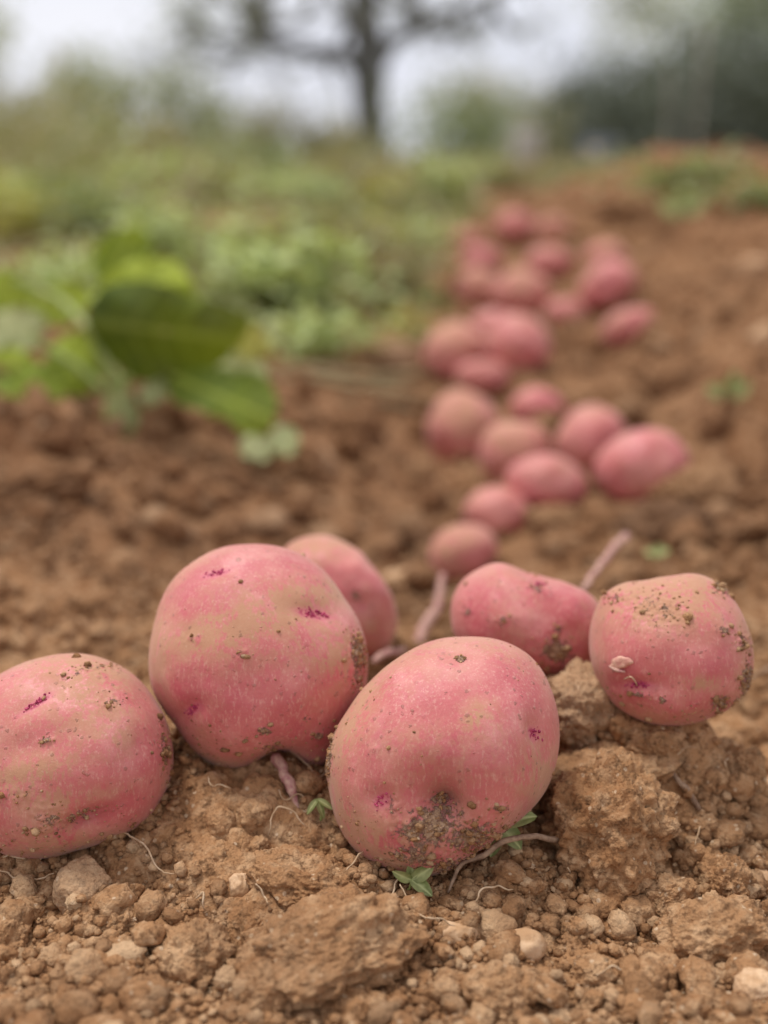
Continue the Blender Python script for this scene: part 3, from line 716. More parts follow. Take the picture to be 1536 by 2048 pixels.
# ------------------------------------------------------------------ shoots, roots and twigs
def strand(name, pts, r, mat, label=None, cat=None, group=None, parent=None, sides=7, wob=0.0, seed=0, n=8):
    P = catmull(pts, n); rg = np.random.default_rng(seed)
    if wob: P = P + wob * np.stack([fbm(P * 160 + 5 * k + seed, 2, seed + k) for k in range(3)], 1)
    R = np.interp(np.linspace(0, 1, len(P)), np.linspace(0, 1, len(r)), r)
    base = P[0].copy() if parent is None else np.zeros(3)
    V, Qd = tube_np(P - base, R, sides); o = link(name, mesh_mixed(name, [(V, Qd)]), mat, parent, base)
    if label: tag(o, label, cat, group)
    return o
def on(px, py, lift=0.002, fn=None):
    g, d = hit(px, py); return np.array([g[0], g[1], float(Hfull(np.array([g[0]]), np.array([g[1]]))[0]) + lift])
strand('shoot', [at(556, 1515, .462), at(566, 1540, .456), at(580, 1568, .453), at(590, 1595, .451), at(604, 1622, .450)], [.0024, .0019, .0022, .0015, .0008], M['stolon'], 'pink stub of shoot hanging beneath the largest potato', 'shoot', wob=.0014)
strand('shoot', [at(886, 1150, .70), at(876, 1200, .69), at(856, 1245, .68), at(832, 1290, .67)], [.002, .0026, .0032, .0026], M['stolon'], 'blurred mauve shoot trailing from the nearest row potato', 'shoot', wob=.0016)
strand('shoot', [at(1165, 1180, .60), at(1195, 1140, .63), at(1225, 1100, .66), at(1252, 1072, .69)], [.0014, .0018, .0020, .0026], M['stolon'], 'pinkish blurred shoot rising behind the pear shaped potato', 'shoot', wob=.0016)
strand('shoot', [at(745, 1318, .56), at(775, 1308, .58), at(810, 1300, .60)], [.0014, .0019, .0014], M['stolon'], 'mauve shoot lying on soil behind the front potato', 'shoot', wob=.0016)
strand('twig', [on(893, 1822, .003), on(922, 1796, .006), on(962, 1780, .009), on(1008, 1774, .010), on(1055, 1770, .010), on(1112, 1768, .010)], [.0005, .0008, .0011, .0011, .0010, .0012], M['twig'], 'curved brown twig below the front potato', 'twig', wob=.0006, seed=3)
strand('twig', [on(1333, 1585, .006), on(1352, 1603, .005), on(1372, 1628, .004), on(1398, 1645, .002)], [.0008, .001, .0012, .0009], M['twig'], 'short grey brown twig right of the flat topped clod', 'twig', wob=.0006, seed=5)
strand('twig', [on(1450, 1432, .008), on(1490, 1415, .01), on(1530, 1398, .012), on(1570, 1380, .012)], [.0006, .0007, .0008, .0009], M['twig'], 'thin twig reaching in from the right edge beside the flapped potato', 'twig', wob=.0006, seed=6)
ROOTS = [
 ([(232, 1700), (262, 1735), (300, 1765), (322, 1782), (352, 1792)], 'pale root thread curving below the left potato'),
 ([(0, 1768), (40, 1776), (80, 1768), (92, 1752)], 'root thread at the left edge under the left potato'),
 ([(0, 1804), (50, 1806), (110, 1806)], 'straight root lying across clods at the left edge'),
 ([(535, 1700), (550, 1685), (580, 1690), (612, 1700)], 'curled rootlet near the oval pebble'),
 ([(240, 1665), (262, 1662), (285, 1655), (325, 1635), (340, 1625)], 'rootlet touching the foot of the left potato'),
 ([(798, 1842), (820, 1865), (840, 1895), (868, 1918), (910, 1916)], 'branched white root at the bottom centre'),
 ([(776, 1850), (795, 1822), (815, 1812)], 'pale root of the small seedling'),
 ([(950, 1865), (965, 1852), (1000, 1842), (1030, 1842)], 'root beside the whitish pebble'),
 ([(1132, 1800), (1150, 1790), (1190, 1792), (1220, 1812), (1235, 1830)], 'looping root under the biggest clod'),
 ([(1392, 1675), (1396, 1700), (1386, 1745)], 'hanging rootlet left of the upright oval clod'),
 ([(1500, 1545), (1475, 1560), (1455, 1590)], 'root draped on the tall right clod'),
 ([(1325, 1470), (1340, 1448), (1368, 1445)], 'white hooked rootlet below the flapped potato'),
 ([(1452, 1590), (1448, 1570), (1470, 1530), (1500, 1545), (1520, 1560)], 'wiry root on the right slope'),
 ([(395, 1850), (410, 1860), (416, 1876)], 'short root bit in the lower left'),
 ([(512, 1855), (530, 1862), (534, 1878)], 'pale hook of root on the slab'),
 ([(1340, 1552), (1365, 1550), (1390, 1556)], 'root thread above the round pebble'),
 ([(610, 1560), (640, 1540), (655, 1500)], 'hair root rising between the largest and front potatoes'),
 ([(575, 1570), (610, 1600), (640, 1622), (660, 1600)], 'hair root tangled round the pink stub'),
 ([(1175, 1480), (1188, 1505), (1180, 1530)], 'hair root by the green leaf'),
 ([(1190, 1992), (1225, 1990), (1262, 1994)], 'root splinter at lower right'),
 ([(20, 1090), (70, 1060), (110, 1020)], 'blurred root on the left bank'),
 ([(690, 1800), (715, 1790), (730, 1770)], 'root thread on the slab below the front potato'),
]
for i, (pp, lab) in enumerate(ROOTS):
    pts = [on(a, b, 0.0025 + 0.002 * ((k * 7 + i) % 3)) for k, (a, b) in enumerate(pp)]
    th = .00020 if 'hair' in lab else .00036
    strand('root', pts, [th * .7, th, th, th * .5], M['root'], lab, 'root', 'fine roots on the soil', wob=.0012, seed=20 + i, sides=5, n=7)
for i in range(46):
    yy = 0.34 * (0.62 / 0.34) ** rg.random(); xx = rg.uniform(-1, 1) * .31 * yy; a = rg.uniform(0, 2 * PI); Lh = rg.uniform(.004, .014)
    pts = []
    for k in range(4):
        pts.append([xx, yy, float(Hfull(np.array([xx]), np.array([yy]))[0]) + rg.uniform(.001, .004)]); xx += Lh * .35 * math.cos(a); yy += Lh * .35 * math.sin(a); a += rg.normal() * .7
    strand('root', pts, [.0002, .00032, .0002], M['root'], 'tiny hair-thin root bit on the soil', 'root', 'tiny root bits', wob=.0012, seed=90 + i, sides=4, n=5)
# torn flap and whisker on the right potato
def blade(L, Wd, tip=1.0, fold=0.15, droop=0.25, nl=14, nw=8, heart=0.0, wave=0.0, seed=0):
    """leaf blade in local space: base at 0, running along +X, normal +Z"""
    t = np.linspace(0, 1, nl); s = np.linspace(-1, 1, nw * 2 + 1); V = []; var = []; vein = []
    for a in t:
        wd = Wd / 2 * (math.sin(PI * min(1, a * 0.93 + 0.07)) ** 0.58) * (1 - 0.30 * a) * 1.2 * (1 if a < 1 else 0.02)
        for b in s:
            x = L * (a - heart * (abs(b) ** 1.5) * (1 - a) ** 3); y = wd * b
            z = fold * abs(b) * wd - droop * L * a * a + wave * math.sin(a * 9 + seed + b * 2.3) * wd * abs(b)
            V.append((x, y, z)); var.append(0.5 + 0.5 * math.sin(3 * a + 2 * b + seed)); vv = max(0, 1 - abs(b) * 9); lv = max(0, 1 - abs(((a * 6 - abs(b) * 1.6) % 1) - .5) * 9) * .5 * (abs(b) < .9); vein.append(max(vv, lv) * .8)
    w2 = nw * 2 + 1; Qd = [(i * w2 + j, i * w2 + j + 1, (i + 1) * w2 + j + 1, (i + 1) * w2 + j) for i in range(nl - 1) for j in range(w2 - 1)]
    return np.array(V, float), np.array(Qd), np.array(var), np.array(vein)
def leaf(name, base, tip, width, nrm, mat, parent, origin, droop=0.2, fold=0.2, heart=0.0, wave=0.0, seed=0, var=None, nl=14, nw=6):
    base = np.asarray(base, float); tip = np.asarray(tip, float); X = tip - base; L = np.linalg.norm(X); X /= L
    nrm = np.asarray(nrm, float); Z = nrm - (nrm @ X) * X; Z /= np.linalg.norm(Z); Yv = np.cross(Z, X)
    V, Qd, va, ve = blade(L, width, fold=fold, droop=droop, heart=heart, wave=wave, seed=seed, nl=nl, nw=nw)
    V[:, 2] += droop * L * V[:, 0] / L
    Wv = base + V[:, :1] * X + V[:, 1:2] * Yv + V[:, 2:3] * Z - np.asarray(origin)
    return link(name, mesh_np(name, Wv, Qd, dict(var=va if var is None else np.clip(va * .3 + var, 0, 1), vein=ve)), mat, parent)
p3 = P3c[4]; o3 = np.array(p3.location[:])
_n = len(p3.data.vertices); _v = np.empty(_n * 3, np.float32); p3.data.vertices.foreach_get('co', _v); _v = _v.reshape(-1, 3).astype(float) + o3
_dep = (_v - CAMP) @ FWD; _qx = 768 + F * ((_v - CAMP) @ RIGHT) / _dep; _qy = 1024 - F * ((_v - CAMP) @ UP) / _dep
def skin_at(px, py, off=0.0):
    m = (np.hypot(_qx - px, _qy - py) < 6); return at(px, py, float(_dep[m].min()) - off)
flp = []
for rr_, off_ in ((0.02, .0011), (.55, .0012), (.85, .0011), (1.0, .0001)):
    for a_ in np.linspace(0, 2 * PI, 22, endpoint=False):
        k_ = 1 + .12 * math.sin(a_ * 3 + 1) + .07 * math.sin(a_ * 7)
        flp.append(skin_at(1241 + 23 * rr_ * k_ * math.cos(a_), 1326 + 13 * rr_ * k_ * math.sin(a_) - 4 * rr_ * math.cos(a_), off_) - o3)
fq = [(i_ * 22 + k_, i_ * 22 + (k_ + 1) % 22, (i_ + 1) * 22 + (k_ + 1) % 22, (i_ + 1) * 22 + k_) for i_ in range(3) for k_ in range(22)]
link('skin_flap', mesh_np('skin_flap', np.array(flp), np.array(fq)), M['flesh'], p3)
strand('skin_fold', [skin_at(1218, 1332, .0008) - o3, skin_at(1232, 1340, .0013) - o3, skin_at(1250, 1344, .0008) - o3], [.0004, .0008, .0004], M['stolon'], parent=p3, sides=6)
strand('rootlet', [skin_at(1248, 1358, .0008) - o3, skin_at(1262, 1354, .002) - o3, skin_at(1272, 1366, .0012) - o3, skin_at(1274, 1372, .0003) - o3], [.0002, .0003, .0002], M['root'], parent=p3, sides=5)

# ------------------------------------------------------------------ seedlings
def seedling(base, stems, label, k_=1.2):
    stems = [tuple(k_ * q for q in t) for t in stems]; b = np.array(base); r = empty('seedling', b, label, 'seedling', None)
    top = b + np.array(stems[0])
    strand('stem', [np.zeros(3), (top - b) * .5 + np.array([.0008, 0, 0]), top - b], [.0005, .0005, .0004], M['stem'], parent=r, sides=5)
    for k, (dx, dz, wd, dy) in enumerate(stems[1:]):
        leaf('leaf', top, top + np.array([dx, dy, dz]), wd, (0, -.6, 1) if dz < .004 else (0, -1, .3), M['seed'], r, b, droop=.25, fold=.35, seed=k, nl=9, nw=3)
    return r
seedling(on(808, 1818, 0), [(.002, 0, .005), (-.0055, .004, .003, -.002), (.0065, .004, .004, .001), (.006, -.0035, .004, -.003), (.001, .0055, .0035, .003)], 'tiny green seedling with four leaves below the front potato')
seedling(on(985, 1745, 0), [(.001, -.001, .008), (-.002, -.009, .005, -.003), (.007, -.007, .006, -.002), (.007, .008, .005, .002), (.012, .001, .006, .003)], 'grey green weed with drooping holed leaf under the front potato')
seedling(on(642, 1668, 0), [(-.001, 0, .007), (.005, -.003, .002, -.001), (-.003, -.004, .002, -.002), (.002, -.006, .002, -.001)], 'wispy sprout between the oval pebble and the front potato')
seedling(on(1172, 1512, 0), [(0, 0, .001), (.004, .0055, .0045, -.002), (-.001, .007, .0045, -.001)], 'single dark green leaf poking out beside the slab-like clod')
seedling(on(1300, 1150, .001), [(.004, 0, .006), (-.010, .002, .009, .002), (.012, .004, .010, 0), (.004, .008, .008, .004)], 'blurred green sprout behind the flapped potato', .75)
seedling(on(1445, 830, .001), [(.004, 0, .010), (-.018, .006, .012, .002), (.016, .010, .012, 0), (.004, .018, .010, .004)], 'blurred green sprout on the right bank')
seedling(on(1360, 450, .001), [(.0, 0, .03), (-.05, .01, .05, .002), (.05, .02, .05, 0), (.01, .05, .05, .02)], 'distant pale green weed on the far bank', .7)

# ------------------------------------------------------------------ broad-leaved plant on the left bank
base, _d = hit(235, 850)
pl = empty('leafy_plant', base, 'broad leaved green plant leaning over the left bank', 'plant')
DP = _d; origin = base
crown = at(180, 660, DP)
for k, pts in enumerate([[base, at(225, 770, DP), crown], [base + np.array([.01, 0, 0]), at(250, 780, DP * .99), at(195, 690, DP * .99), at(185, 640, DP * .98)], [at(215, 790, DP), at(150, 730, DP), at(60, 680, DP)],
                         [crown, at(190, 600, DP * 1.02), at(205, 560, DP * 1.04)], [at(225, 770, DP), at(290, 750, DP * .99), at(345, 745, DP * .98)], [crown, at(120, 600, DP * 1.04), at(30, 560, DP * 1.05)]]):
    strand('stem', [np.asarray(q) - origin for q in pts], [.0045, .0038, .0028], M['stem'], parent=pl, sides=6)
def leaf_shape(outline, d, mat, parent, origin, tilt=(0, 0), curl=(0, 0), wave=.004, var=(.5, 0, 0), seed=0, mid=None):
    """a soft blade with its own margin; tilt and curl bend it towards or away from the viewer"""
    cx, cy = np.mean(outline, axis=0); C, u, v, w, loc = local_frame(cx, cy, d)
    L = np.array([loc(*q) for q in outline]); th = np.arctan2(L[:, 1], L[:, 0]); rr = np.hypot(L[:, 0], L[:, 1]); o_ = np.argsort(th); th = th[o_]; rr = rr[o_]
    T = np.concatenate([th - 2 * PI, th, th + 2 * PI]); R = np.concatenate([rr] * 3); na, nr = 72, 16
    g = np.linspace(-PI, PI, na, endpoint=False); Ro = np.interp(g, T, R); k = np.array([1, 3, 4, 3, 1.]) / 12
    Ro = np.convolve(np.concatenate([Ro[-2:], Ro, Ro[:2]]), k, 'valid'); Ro *= 1 + .012 * np.sin(g * 11 + seed) + .008 * np.sin(g * 23 + seed)
    t = np.linspace(0.02, 1, nr)[:, None]; X = (t * Ro * np.cos(g)).ravel(); Y = (t * Ro * np.sin(g)).ravel(); S = Ro.mean()
    x_, y_ = X / S, Y / S; tt = np.repeat(t[:, 0], na); gg = np.tile(g, nr)
    Z = S * (tilt[0] * x_ + tilt[1] * y_ + curl[0] * x_ ** 2 + curl[1] * y_ ** 2) + wave * tt ** 3 * np.sin(gg * 5 + seed) + wave * .35 * np.sin(gg * 13 + seed) * tt ** 2 + .0012 * np.abs(np.sin(x_ * 7 + np.abs(y_) * 3))
    a = math.radians(mid if mid is not None else 0); al = x_ * math.cos(a) + y_ * math.sin(a); ac = -x_ * math.sin(a) + y_ * math.cos(a)
    vein = np.maximum(np.clip(1 - np.abs(ac) * 14, 0, 1), .5 * np.clip(1 - np.abs(((al * 2.6 - np.abs(ac) * 1.5) % 1) - .5) * 9, 0, 1)) * .6
    P = C + X[:, None] * u + Y[:, None] * v - Z[:, None] * w - np.asarray(origin)
    idx = np.arange(nr * na).reshape(nr, na); nx_ = np.roll(idx, -1, axis=1)
    Q = np.stack([idx[:-1], nx_[:-1], nx_[1:], idx[1:]], -1).reshape(-1, 4)
    me = mesh_np('leaf', P, Q, dict(var=np.clip(var[0] + var[1] * x_ + var[2] * y_ + .10 * fbm2(x_ * 3 + seed, y_ * 3, 2, seed), 0, 1), vein=vein))
    return link('leaf', me, mat, parent)
OL = [
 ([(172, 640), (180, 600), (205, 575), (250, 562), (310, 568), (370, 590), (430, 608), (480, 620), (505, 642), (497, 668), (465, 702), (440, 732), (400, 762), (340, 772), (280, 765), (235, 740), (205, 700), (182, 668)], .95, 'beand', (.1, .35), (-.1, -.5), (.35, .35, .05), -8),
 ([(180, 605), (196, 565), (240, 535), (300, 518), (355, 522), (378, 558), (395, 592), (340, 600), (270, 600), (215, 610)], 1.0, 'bean', (0, -.5), (0, -.2), (.85, 0, .1), 10),
 ([(188, 545), (190, 500), (215, 470), (255, 456), (295, 465), (302, 500), (292, 545), (245, 560), (205, 565)], 1.07, 'bean', (.1, -.1), (.2, 0), (.30, 0, .1), 60),
 ([(320, 765), (350, 735), (410, 738), (470, 745), (530, 752), (553, 785), (556, 820), (542, 855), (515, 880), (485, 864), (455, 832), (400, 815), (345, 808)], .95, 'bean', (.1, -.5), (-.35, -.2), (.22, .15, -.45), -25),
 ([(-40, 770), (0, 755), (60, 735), (125, 728), (145, 760), (112, 802), (60, 834), (10, 828), (-40, 808)], .96, 'bean', (-.1, -.5), (-.3, -.1), (.35, 0, .1), 190),
 ([(-40, 715), (0, 698), (50, 703), (76, 725), (55, 762), (0, 785), (-40, 795)], .99, 'bean', (0, -.6), (-.2, 0), (.75, 0, .1), 190),
 ([(95, 705), (135, 668), (190, 660), (214, 700), (208, 750), (182, 784), (130, 790), (100, 755)], 1.0, 'bean', (0, -.4), (-.2, -.2), (.55, 0, .2), 230),
 ([(-30, 640), (10, 622), (60, 618), (95, 640), (84, 680), (20, 694), (-30, 690)], 1.04, 'beanp', (0, -.5), (-.2, 0), (.5, 0, .2), 180),
 ([(-30, 560), (10, 540), (48, 560), (66, 598), (40, 626), (-10, 622), (-40, 600)], 1.08, 'bean', (0, -.3), (-.2, 0), (.7, 0, .2), 150),
 ([(60, 600), (90, 570), (140, 560), (180, 580), (170, 620), (120, 650), (75, 640)], 1.06, 'bean', (0, -.5), (-.1, 0), (.75, 0, .2), 150),
 ([(470, 640), (500, 650), (530, 672), (545, 705), (510, 715), (470, 700), (445, 670)], 1.02, 'yellow', (.2, -.3), (-.2, 0), (.4, 0, 0), 0),
 ([(400, 700), (450, 690), (510, 715), (540, 745), (500, 760), (440, 755), (400, 735)], 1.03, 'beanp', (.2, -.5), (-.2, 0), (.4, 0, 0), 0),
 ([(230, 770), (262, 800), (272, 850), (245, 880), (225, 850), (215, 800)], .965, 'beanp', (0, .1), (.3, 0), (.2, 0, 0), 90),
 ([(480, 882), (520, 872), (550, 890), (545, 912), (505, 916), (478, 903)], .93, 'beanp', (0, -.5), (-.2, 0), (.7, 0, 0), 0),
 ([(545, 860), (580, 850), (598, 876), (590, 905), (560, 910), (542, 890)], .93, 'beanp', (0, -.5), (-.2, 0), (.5, 0, 0), 0),
 ([(290, 770), (320, 755), (335, 778), (310, 806), (285, 812)], .98, 'beanp', (0, -.5), (-.2, 0), (.4, 0, 0), 0),
]
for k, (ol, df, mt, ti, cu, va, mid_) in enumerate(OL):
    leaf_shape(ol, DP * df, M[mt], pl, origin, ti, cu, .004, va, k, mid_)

# ------------------------------------------------------------------ masses of small leaves
def leafmesh(name, P, size, rng, upbias=0.3, aspect=0.45, var=None, flat=False):
    n = len(P); Rm = rotmats(n, rng)
    X = Rm[:, :, 0].copy(); X[:, 2] += upbias; X /= np.linalg.norm(X, axis=1)[:, None]
    if flat:
        X[:, 2] *= .4; X /= np.linalg.norm(X, axis=1)[:, None]
    Yv = np.cross(np.array([0, 0, 1.0]) + .45 * Rm[:, :, 1] if flat else X, X if flat else Rm[:, :, 1]); Yv /= np.linalg.norm(Yv, axis=1)[:, None] + 1e-9; Zv = np.cross(X, Yv)
    s = (size * rng.uniform(.6, 1.3, n))[:, None]
    a = P; b = P + X * s * .45 + Yv * s * aspect * .5 + Zv * s * .08; c = P + X * s; d = P + X * s * .45 - Yv * s * aspect * .5 + Zv * s * .08
    V = np.stack([a, b, c, d], 1).reshape(-1, 3); Q = np.arange(n * 4).reshape(n, 4)
    va = rng.random(n) if var is None else np.clip(var + rng.normal(0, .15, n), 0, 1)
    return mesh_np(name, V, Q, dict(var=np.repeat(va, 4)))
rng = np.random.default_rng(9)
def weeds(n, y0, y1, h, size, mat, label, cond):
    y = y0 * (y1 / y0) ** rng.random(n); x = rng.uniform(-1, 1, n) * (0.5 * y + .3); k = cond(x, y); x, y = x[k], y[k]
    dens = fbm2(x * 1.7 + 4, y * 1.2, 3, 60); k = rng.random(len(x)) < .55 + 1.1 * dens; x, y, dens = x[k], y[k], dens[k]
    hh = h * (0.5 + np.clip(dens + .5, 0, 1.4)) * (1 + 0.12 * y) * (1 + .9 * sstep(4, 6, y) * sstep(.06, .25, -x / y)) * (1 - .5 * sstep(.16, .08, np.abs(x / y + .02)) * sstep(4, 6, y))
    z = H1(x, y) + rng.random(len(x)) ** 1.4 * hh
    o = link('weeds', leafmesh('weeds', np.stack([x, y, z], 1), size * (1 + .18 * y), rng, .6, .4, flat=(rng.random() < .5), var=.5 + .6 * fbm2(x * 2.3, y * 1.6, 3, 80)), M[mat], smooth=False)
    tag(o, label, 'weeds', kind='stuff')
leftside = lambda x, y: (x < 0.11 * y - 0.10) | ((y > 4.3) & (x < .4 * y))
weeds(26000, 1.5, 9, .022, .022, 'weed', 'green weeds covering the ground left of the furrow', leftside)
weeds(4500, 1.7, 8, .025, .022, 'dry', 'dry straw coloured grass among the weeds', leftside)
weeds(24000, 4.2, 26, .035, .03, 'weed', 'green weeds and grass across the far field', lambda x, y: y > 4.4)
weeds(15000, 5, 16, .095, .03, 'weed', 'tall hazy weeds along the edge of the field', lambda x, y: (y > 5) & (x < .10 * y))
weeds(11000, 5.5, 16, .11, .035, 'bush', 'tall tan dry growth beyond the weeds', lambda x, y: (y > 5.5) & (x < .08 * y) & (abs(x + .145 * y) > .02 * y))
weeds(9000, 4.4, 26, .05, .03, 'dry', 'dry brown grass across the far field', lambda x, y: y > 4.4)

def weed_plant(px, py, wpx, hpx, n, mat, label, cat='plant', name='weed', seed=0, leafsz=None):
    rg = np.random.default_rng(seed); g, d = hit(px, py); w_ = wpx * d / F; h_ = hpx * d / F
    r = empty(name, g, label, cat)
    P = rg.normal(size=(n, 3)) * np.array([w_ * .28, w_ * .25, h_ * .3]) + np.array([0, 0, h_ * .5]); P[:, 2] = np.clip(P[:, 2], 0, None)
    link('foliage', leafmesh('foliage', P, leafsz or w_ * .16, rg, .2, .55, flat=True), M[mat], r, smooth=False)
    parts = []
    for k in range(5):
        e = rg.normal(size=3) * np.array([w_ * .25, w_ * .2, 0]) + np.array([0, 0, h_ * rg.uniform(.5, .9)])
        parts.append(tube_np(catmull([np.zeros(3), e * .5 + np.array([0, 0, h_ * .1]), e], 5), np.linspace(.012, .004, 11) * w_, 5))
    link('stem', mesh_mixed('stem', parts), M['stem'], r)
    return r
weed_plant(570, 630, 300, 150, 520, 'pale', 'silvery pale green plant behind the broad leaved one', seed=1)
weed_plant(640, 715, 220, 90, 260, 'pale', 'low grey green plant right of the broad leaved one', seed=2)
weed_plant(810, 690, 110, 70, 150, 'yellow', 'small yellowing plant left of the receding row', seed=3)
weed_plant(820, 590, 140, 120, 260, 'weed', 'upright green weed at the edge of the furrow', seed=4)
weed_plant(700, 560, 200, 130, 320, 'weed', 'bushy green weed in the middle of the weedy strip', seed=5)
weed_plant(880, 430, 160, 70, 260, 'weed', 'bright weed patch at the head of the furrow', seed=6)
weed_plant(60, 500, 240, 120, 300, 'yellow', 'yellow green plant at the left edge', seed=7)
weed_plant(330, 520, 200, 110, 260, 'pale', 'pale weed just behind the top leaf of the broad leaved plant', seed=17)
weed_plant(130, 620, 220, 110, 300, 'pale', 'pale leafy weed among the stems of the broad leaved plant', seed=18)
weed_plant(200, 470, 200, 90, 260, 'bushg', 'dark green weed behind the broad leaved plant', seed=8)
weed_plant(1400, 395, 260, 70, 300, 'weed', 'grassy clump on the right hand bank top', seed=9)
weed_plant(1500, 420, 200, 45, 240, 'weed', 'pale green grass clump at the right edge', seed=10)
rgw = np.random.default_rng(55); look = [('pale', 'pale'), ('weed', 'green'), ('yellow', 'yellowish'), ('bushg', 'dark green'), ('bush', 'brownish')]
spots = [(300, 400), (90, 400), (420, 420), (560, 400), (650, 430), (760, 420), (480, 510), (600, 490), (740, 500), (380, 360), (160, 430), (840, 500), (30, 430), (250, 440), (700, 380), (900, 380), (1000, 385), (520, 370)]
wh = ['left of the leafy plant top', 'near the left border', 'left of the reddish heap', 'above the reddish heap', 'right of the reddish heap', 'below the big trunk', 'just under the reddish heap', 'between heap and furrow', 'beside the head of the furrow', 'under the gap in the shrubs', 'over the broad leaved plant', 'at the furrow head edge', 'at the left border by the soil heap', 'over the top broad leaf', 'under the big tree', 'right of the big tree', 'by the weathered post', 'under the tan bush']
for k, ((a, b), wtxt) in enumerate(zip(spots, wh)):
    mt, cn = look[int(rgw.integers(0, 5))] if k % 3 else look[0]
    weed_plant(a, b, rgw.uniform(110, 200), rgw.uniform(45, 90), 180, mt, 'low %s weed clump %s' % (cn, wtxt), 'plant', 'weed', 200 + k)
# straw laid across the furrow
g, d = hit(700, 790); parts = []
rg = np.random.default_rng(4)
st = empty('straw', g, 'pale dry stalks lying across the furrow', 'straw')
for k in range(9):
    x0 = rg.uniform(-.10, 0); L = rg.uniform(.07, .15); yy = rg.uniform(-.05, .05); Pn = []
    for t in np.linspace(0, 1, 5):
        X_ = x0 + L * t; Yv = yy + .02 * t; Pn.append([X_, Yv, float(H1(g[0] + X_, g[1] + Yv)) - g[2] + .008 + .003 * math.sin(k + 3 * t)])
    link('stalk', mesh_mixed('stalk', [tube_np(catmull(Pn, 4), .0022, 5)]), M['dry'], st)

# soil showing through the weeds far left: bare ridge
def mound(px, py, wpx, hpx, label, seed):
    g, d = hit(px, py); V0, Fc = ico(4); w_ = wpx * d / F / 2; h_ = hpx * d / F
    V = V0 * (1 + .12 * fbm(V0 * 3 + seed, 4, seed))[:, None] * np.array([w_, w_ * .5, h_]); o = link('soil_heap', mesh_np('soil_heap', V, Fc), M['clod'], None, (g[0], g[1], g[2] - .01)); tag(o, label, 'heap of soil')
mound(480, 462, 260, 44, 'reddish heap of dug soil among the weeds', 3)
mound(40, 555, 130, 60, 'reddish brown heap of soil at the left edge', 4)
mound(1300, 402, 260, 22, 'reddish soil heap at the far end of the bank', 5)

# ------------------------------------------------------------------ shrubs and trees
def branch(P0, dirv, L, r0, depth, rg, parts, tips, bend=.25):
    n = 5; pts = [np.array(P0, float)]; dv = np.array(dirv, float); dv /= np.linalg.norm(dv)
    for k in range(n):
        dv = dv + rg.normal(size=3) * bend * .4 + np.array([0, 0, .04]); dv /= np.linalg.norm(dv); pts.append(pts[-1] + dv * L / n)
    parts.append(tube_np(np.array(pts), np.linspace(r0, r0 * .55, n + 1), 7))
    if depth == 0: tips += pts[2:]; return
    if depth <= 1: tips += pts[3:]
    for k in range(int(rg.integers(2, 4))):
        a = rg.normal(size=3); a -= (a @ dv) * dv; a /= np.linalg.norm(a); j = int(rg.integers(3, n + 1))
        branch(pts[j], dv * .75 + a * .7, L * rg.uniform(.6, .8), r0 * .5, depth - 1, rg, parts, tips, bend)
def tree(px, dist, height, name, label, cat, mat, seed, r0=.12, spread=.5, nleaf=2500, leafsz=.12, depth=3, clus=.3, group=None, zbase=None, trunk=True):
    rg = np.random.default_rng(seed); x = (px - 768) / F * dist / math.cos(ALPHA) * 1.0; y = dist
    z = float(H1(np.array([x]), np.array([y]))[0]) if zbase is None else zbase
    r = empty(name, (x, y, z - .03), label, cat, group); parts = []; tips = []
    for s in range(1 if trunk else 4):
        dv = np.array([0, 0, 1.]) if trunk else np.array([rg.normal() * spread, rg.normal() * spread, 1.])
        branch([0, 0, 0], dv, height * .35, r0, depth, rg, parts, tips, spread)
    link('trunk', mesh_mixed('trunk', parts), M['bark'], r)
    T = np.array(tips); c = T[rg.integers(0, len(T), nleaf)] + rg.normal(size=(nleaf, 3)) * clus
    c[:, 2] = np.abs(c[:, 2])
    link('crown', leafmesh('crown', c, leafsz, rg, -.1, .55), M[mat], r, smooth=False)
    return r
# the big tree in the middle: limbs laid out by hand
D0 = 16.0; tb = at(742, 345, D0); tb[2] = float(H1(np.array([tb[0]]), np.array([tb[1]]))[0]) - .05
bt = empty('tree', tb, 'dark trunked tree forking into wide limbs in the centre background', 'tree')
rgT = np.random.default_rng(31); parts = []; tips = []
def limb(pts, rads, kids=4, L=.9, r=.06):
    P = catmull([np.array(q) - tb for q in pts], 6); parts.append(tube_np(P, np.interp(np.linspace(0, 1, len(P)), np.linspace(0, 1, len(rads)), rads), 9))
    for k in range(kids):
        j = int(rgT.integers(len(P) // 3, len(P))); dv = P[min(j + 1, len(P) - 1)] - P[j - 1]; dv /= np.linalg.norm(dv) + 1e-9
        branch(P[j], dv * .6 + rgT.normal(size=3) * .8 + np.array([0, 0, .2]), L * rgT.uniform(.7, 1.2), r, 2, rgT, parts, tips, .4)
limb([tb, at(742, 260, D0), at(738, 200, D0), at(738, 150, D0)], [.27, .22, .21, .24], 0)
limb([at(738, 160, D0), at(700, 120, D0 - .2), at(620, 102, D0 - .5), at(545, 85, D0 - .8), at(500, 50, D0 - 1), at(480, -10, D0 - 1.1)], [.17, .12, .10, .11, .08, .05], 7)
limb([at(560, 92, D0 - .7), at(470, 80, D0 - 1.0), at(400, 60, D0 - 1.1), at(340, 45, D0 - 1.2)], [.07, .05, .04, .03], 5, .6, .03)
limb([at(738, 150, D0), at(736, 80, D0 + .1), at(728, 0, D0 + .2), at(735, -120, D0 + .3)], [.20, .22, .20, .12], 6)
limb([at(742, 150, D0), at(780, 90, D0 + .3), at(840, 50, D0 + .5), at(920, 15, D0 + .6), at(1010, -20, D0 + .8)], [.15, .11, .09, .07, .05], 7)
limb([at(738, 90, D0), at(690, 30, D0 - .4), at(650, -60, D0 - .6)], [.11, .08, .05], 5)
link('trunk', mesh_mixed('trunk', parts), M['bark'], bt)
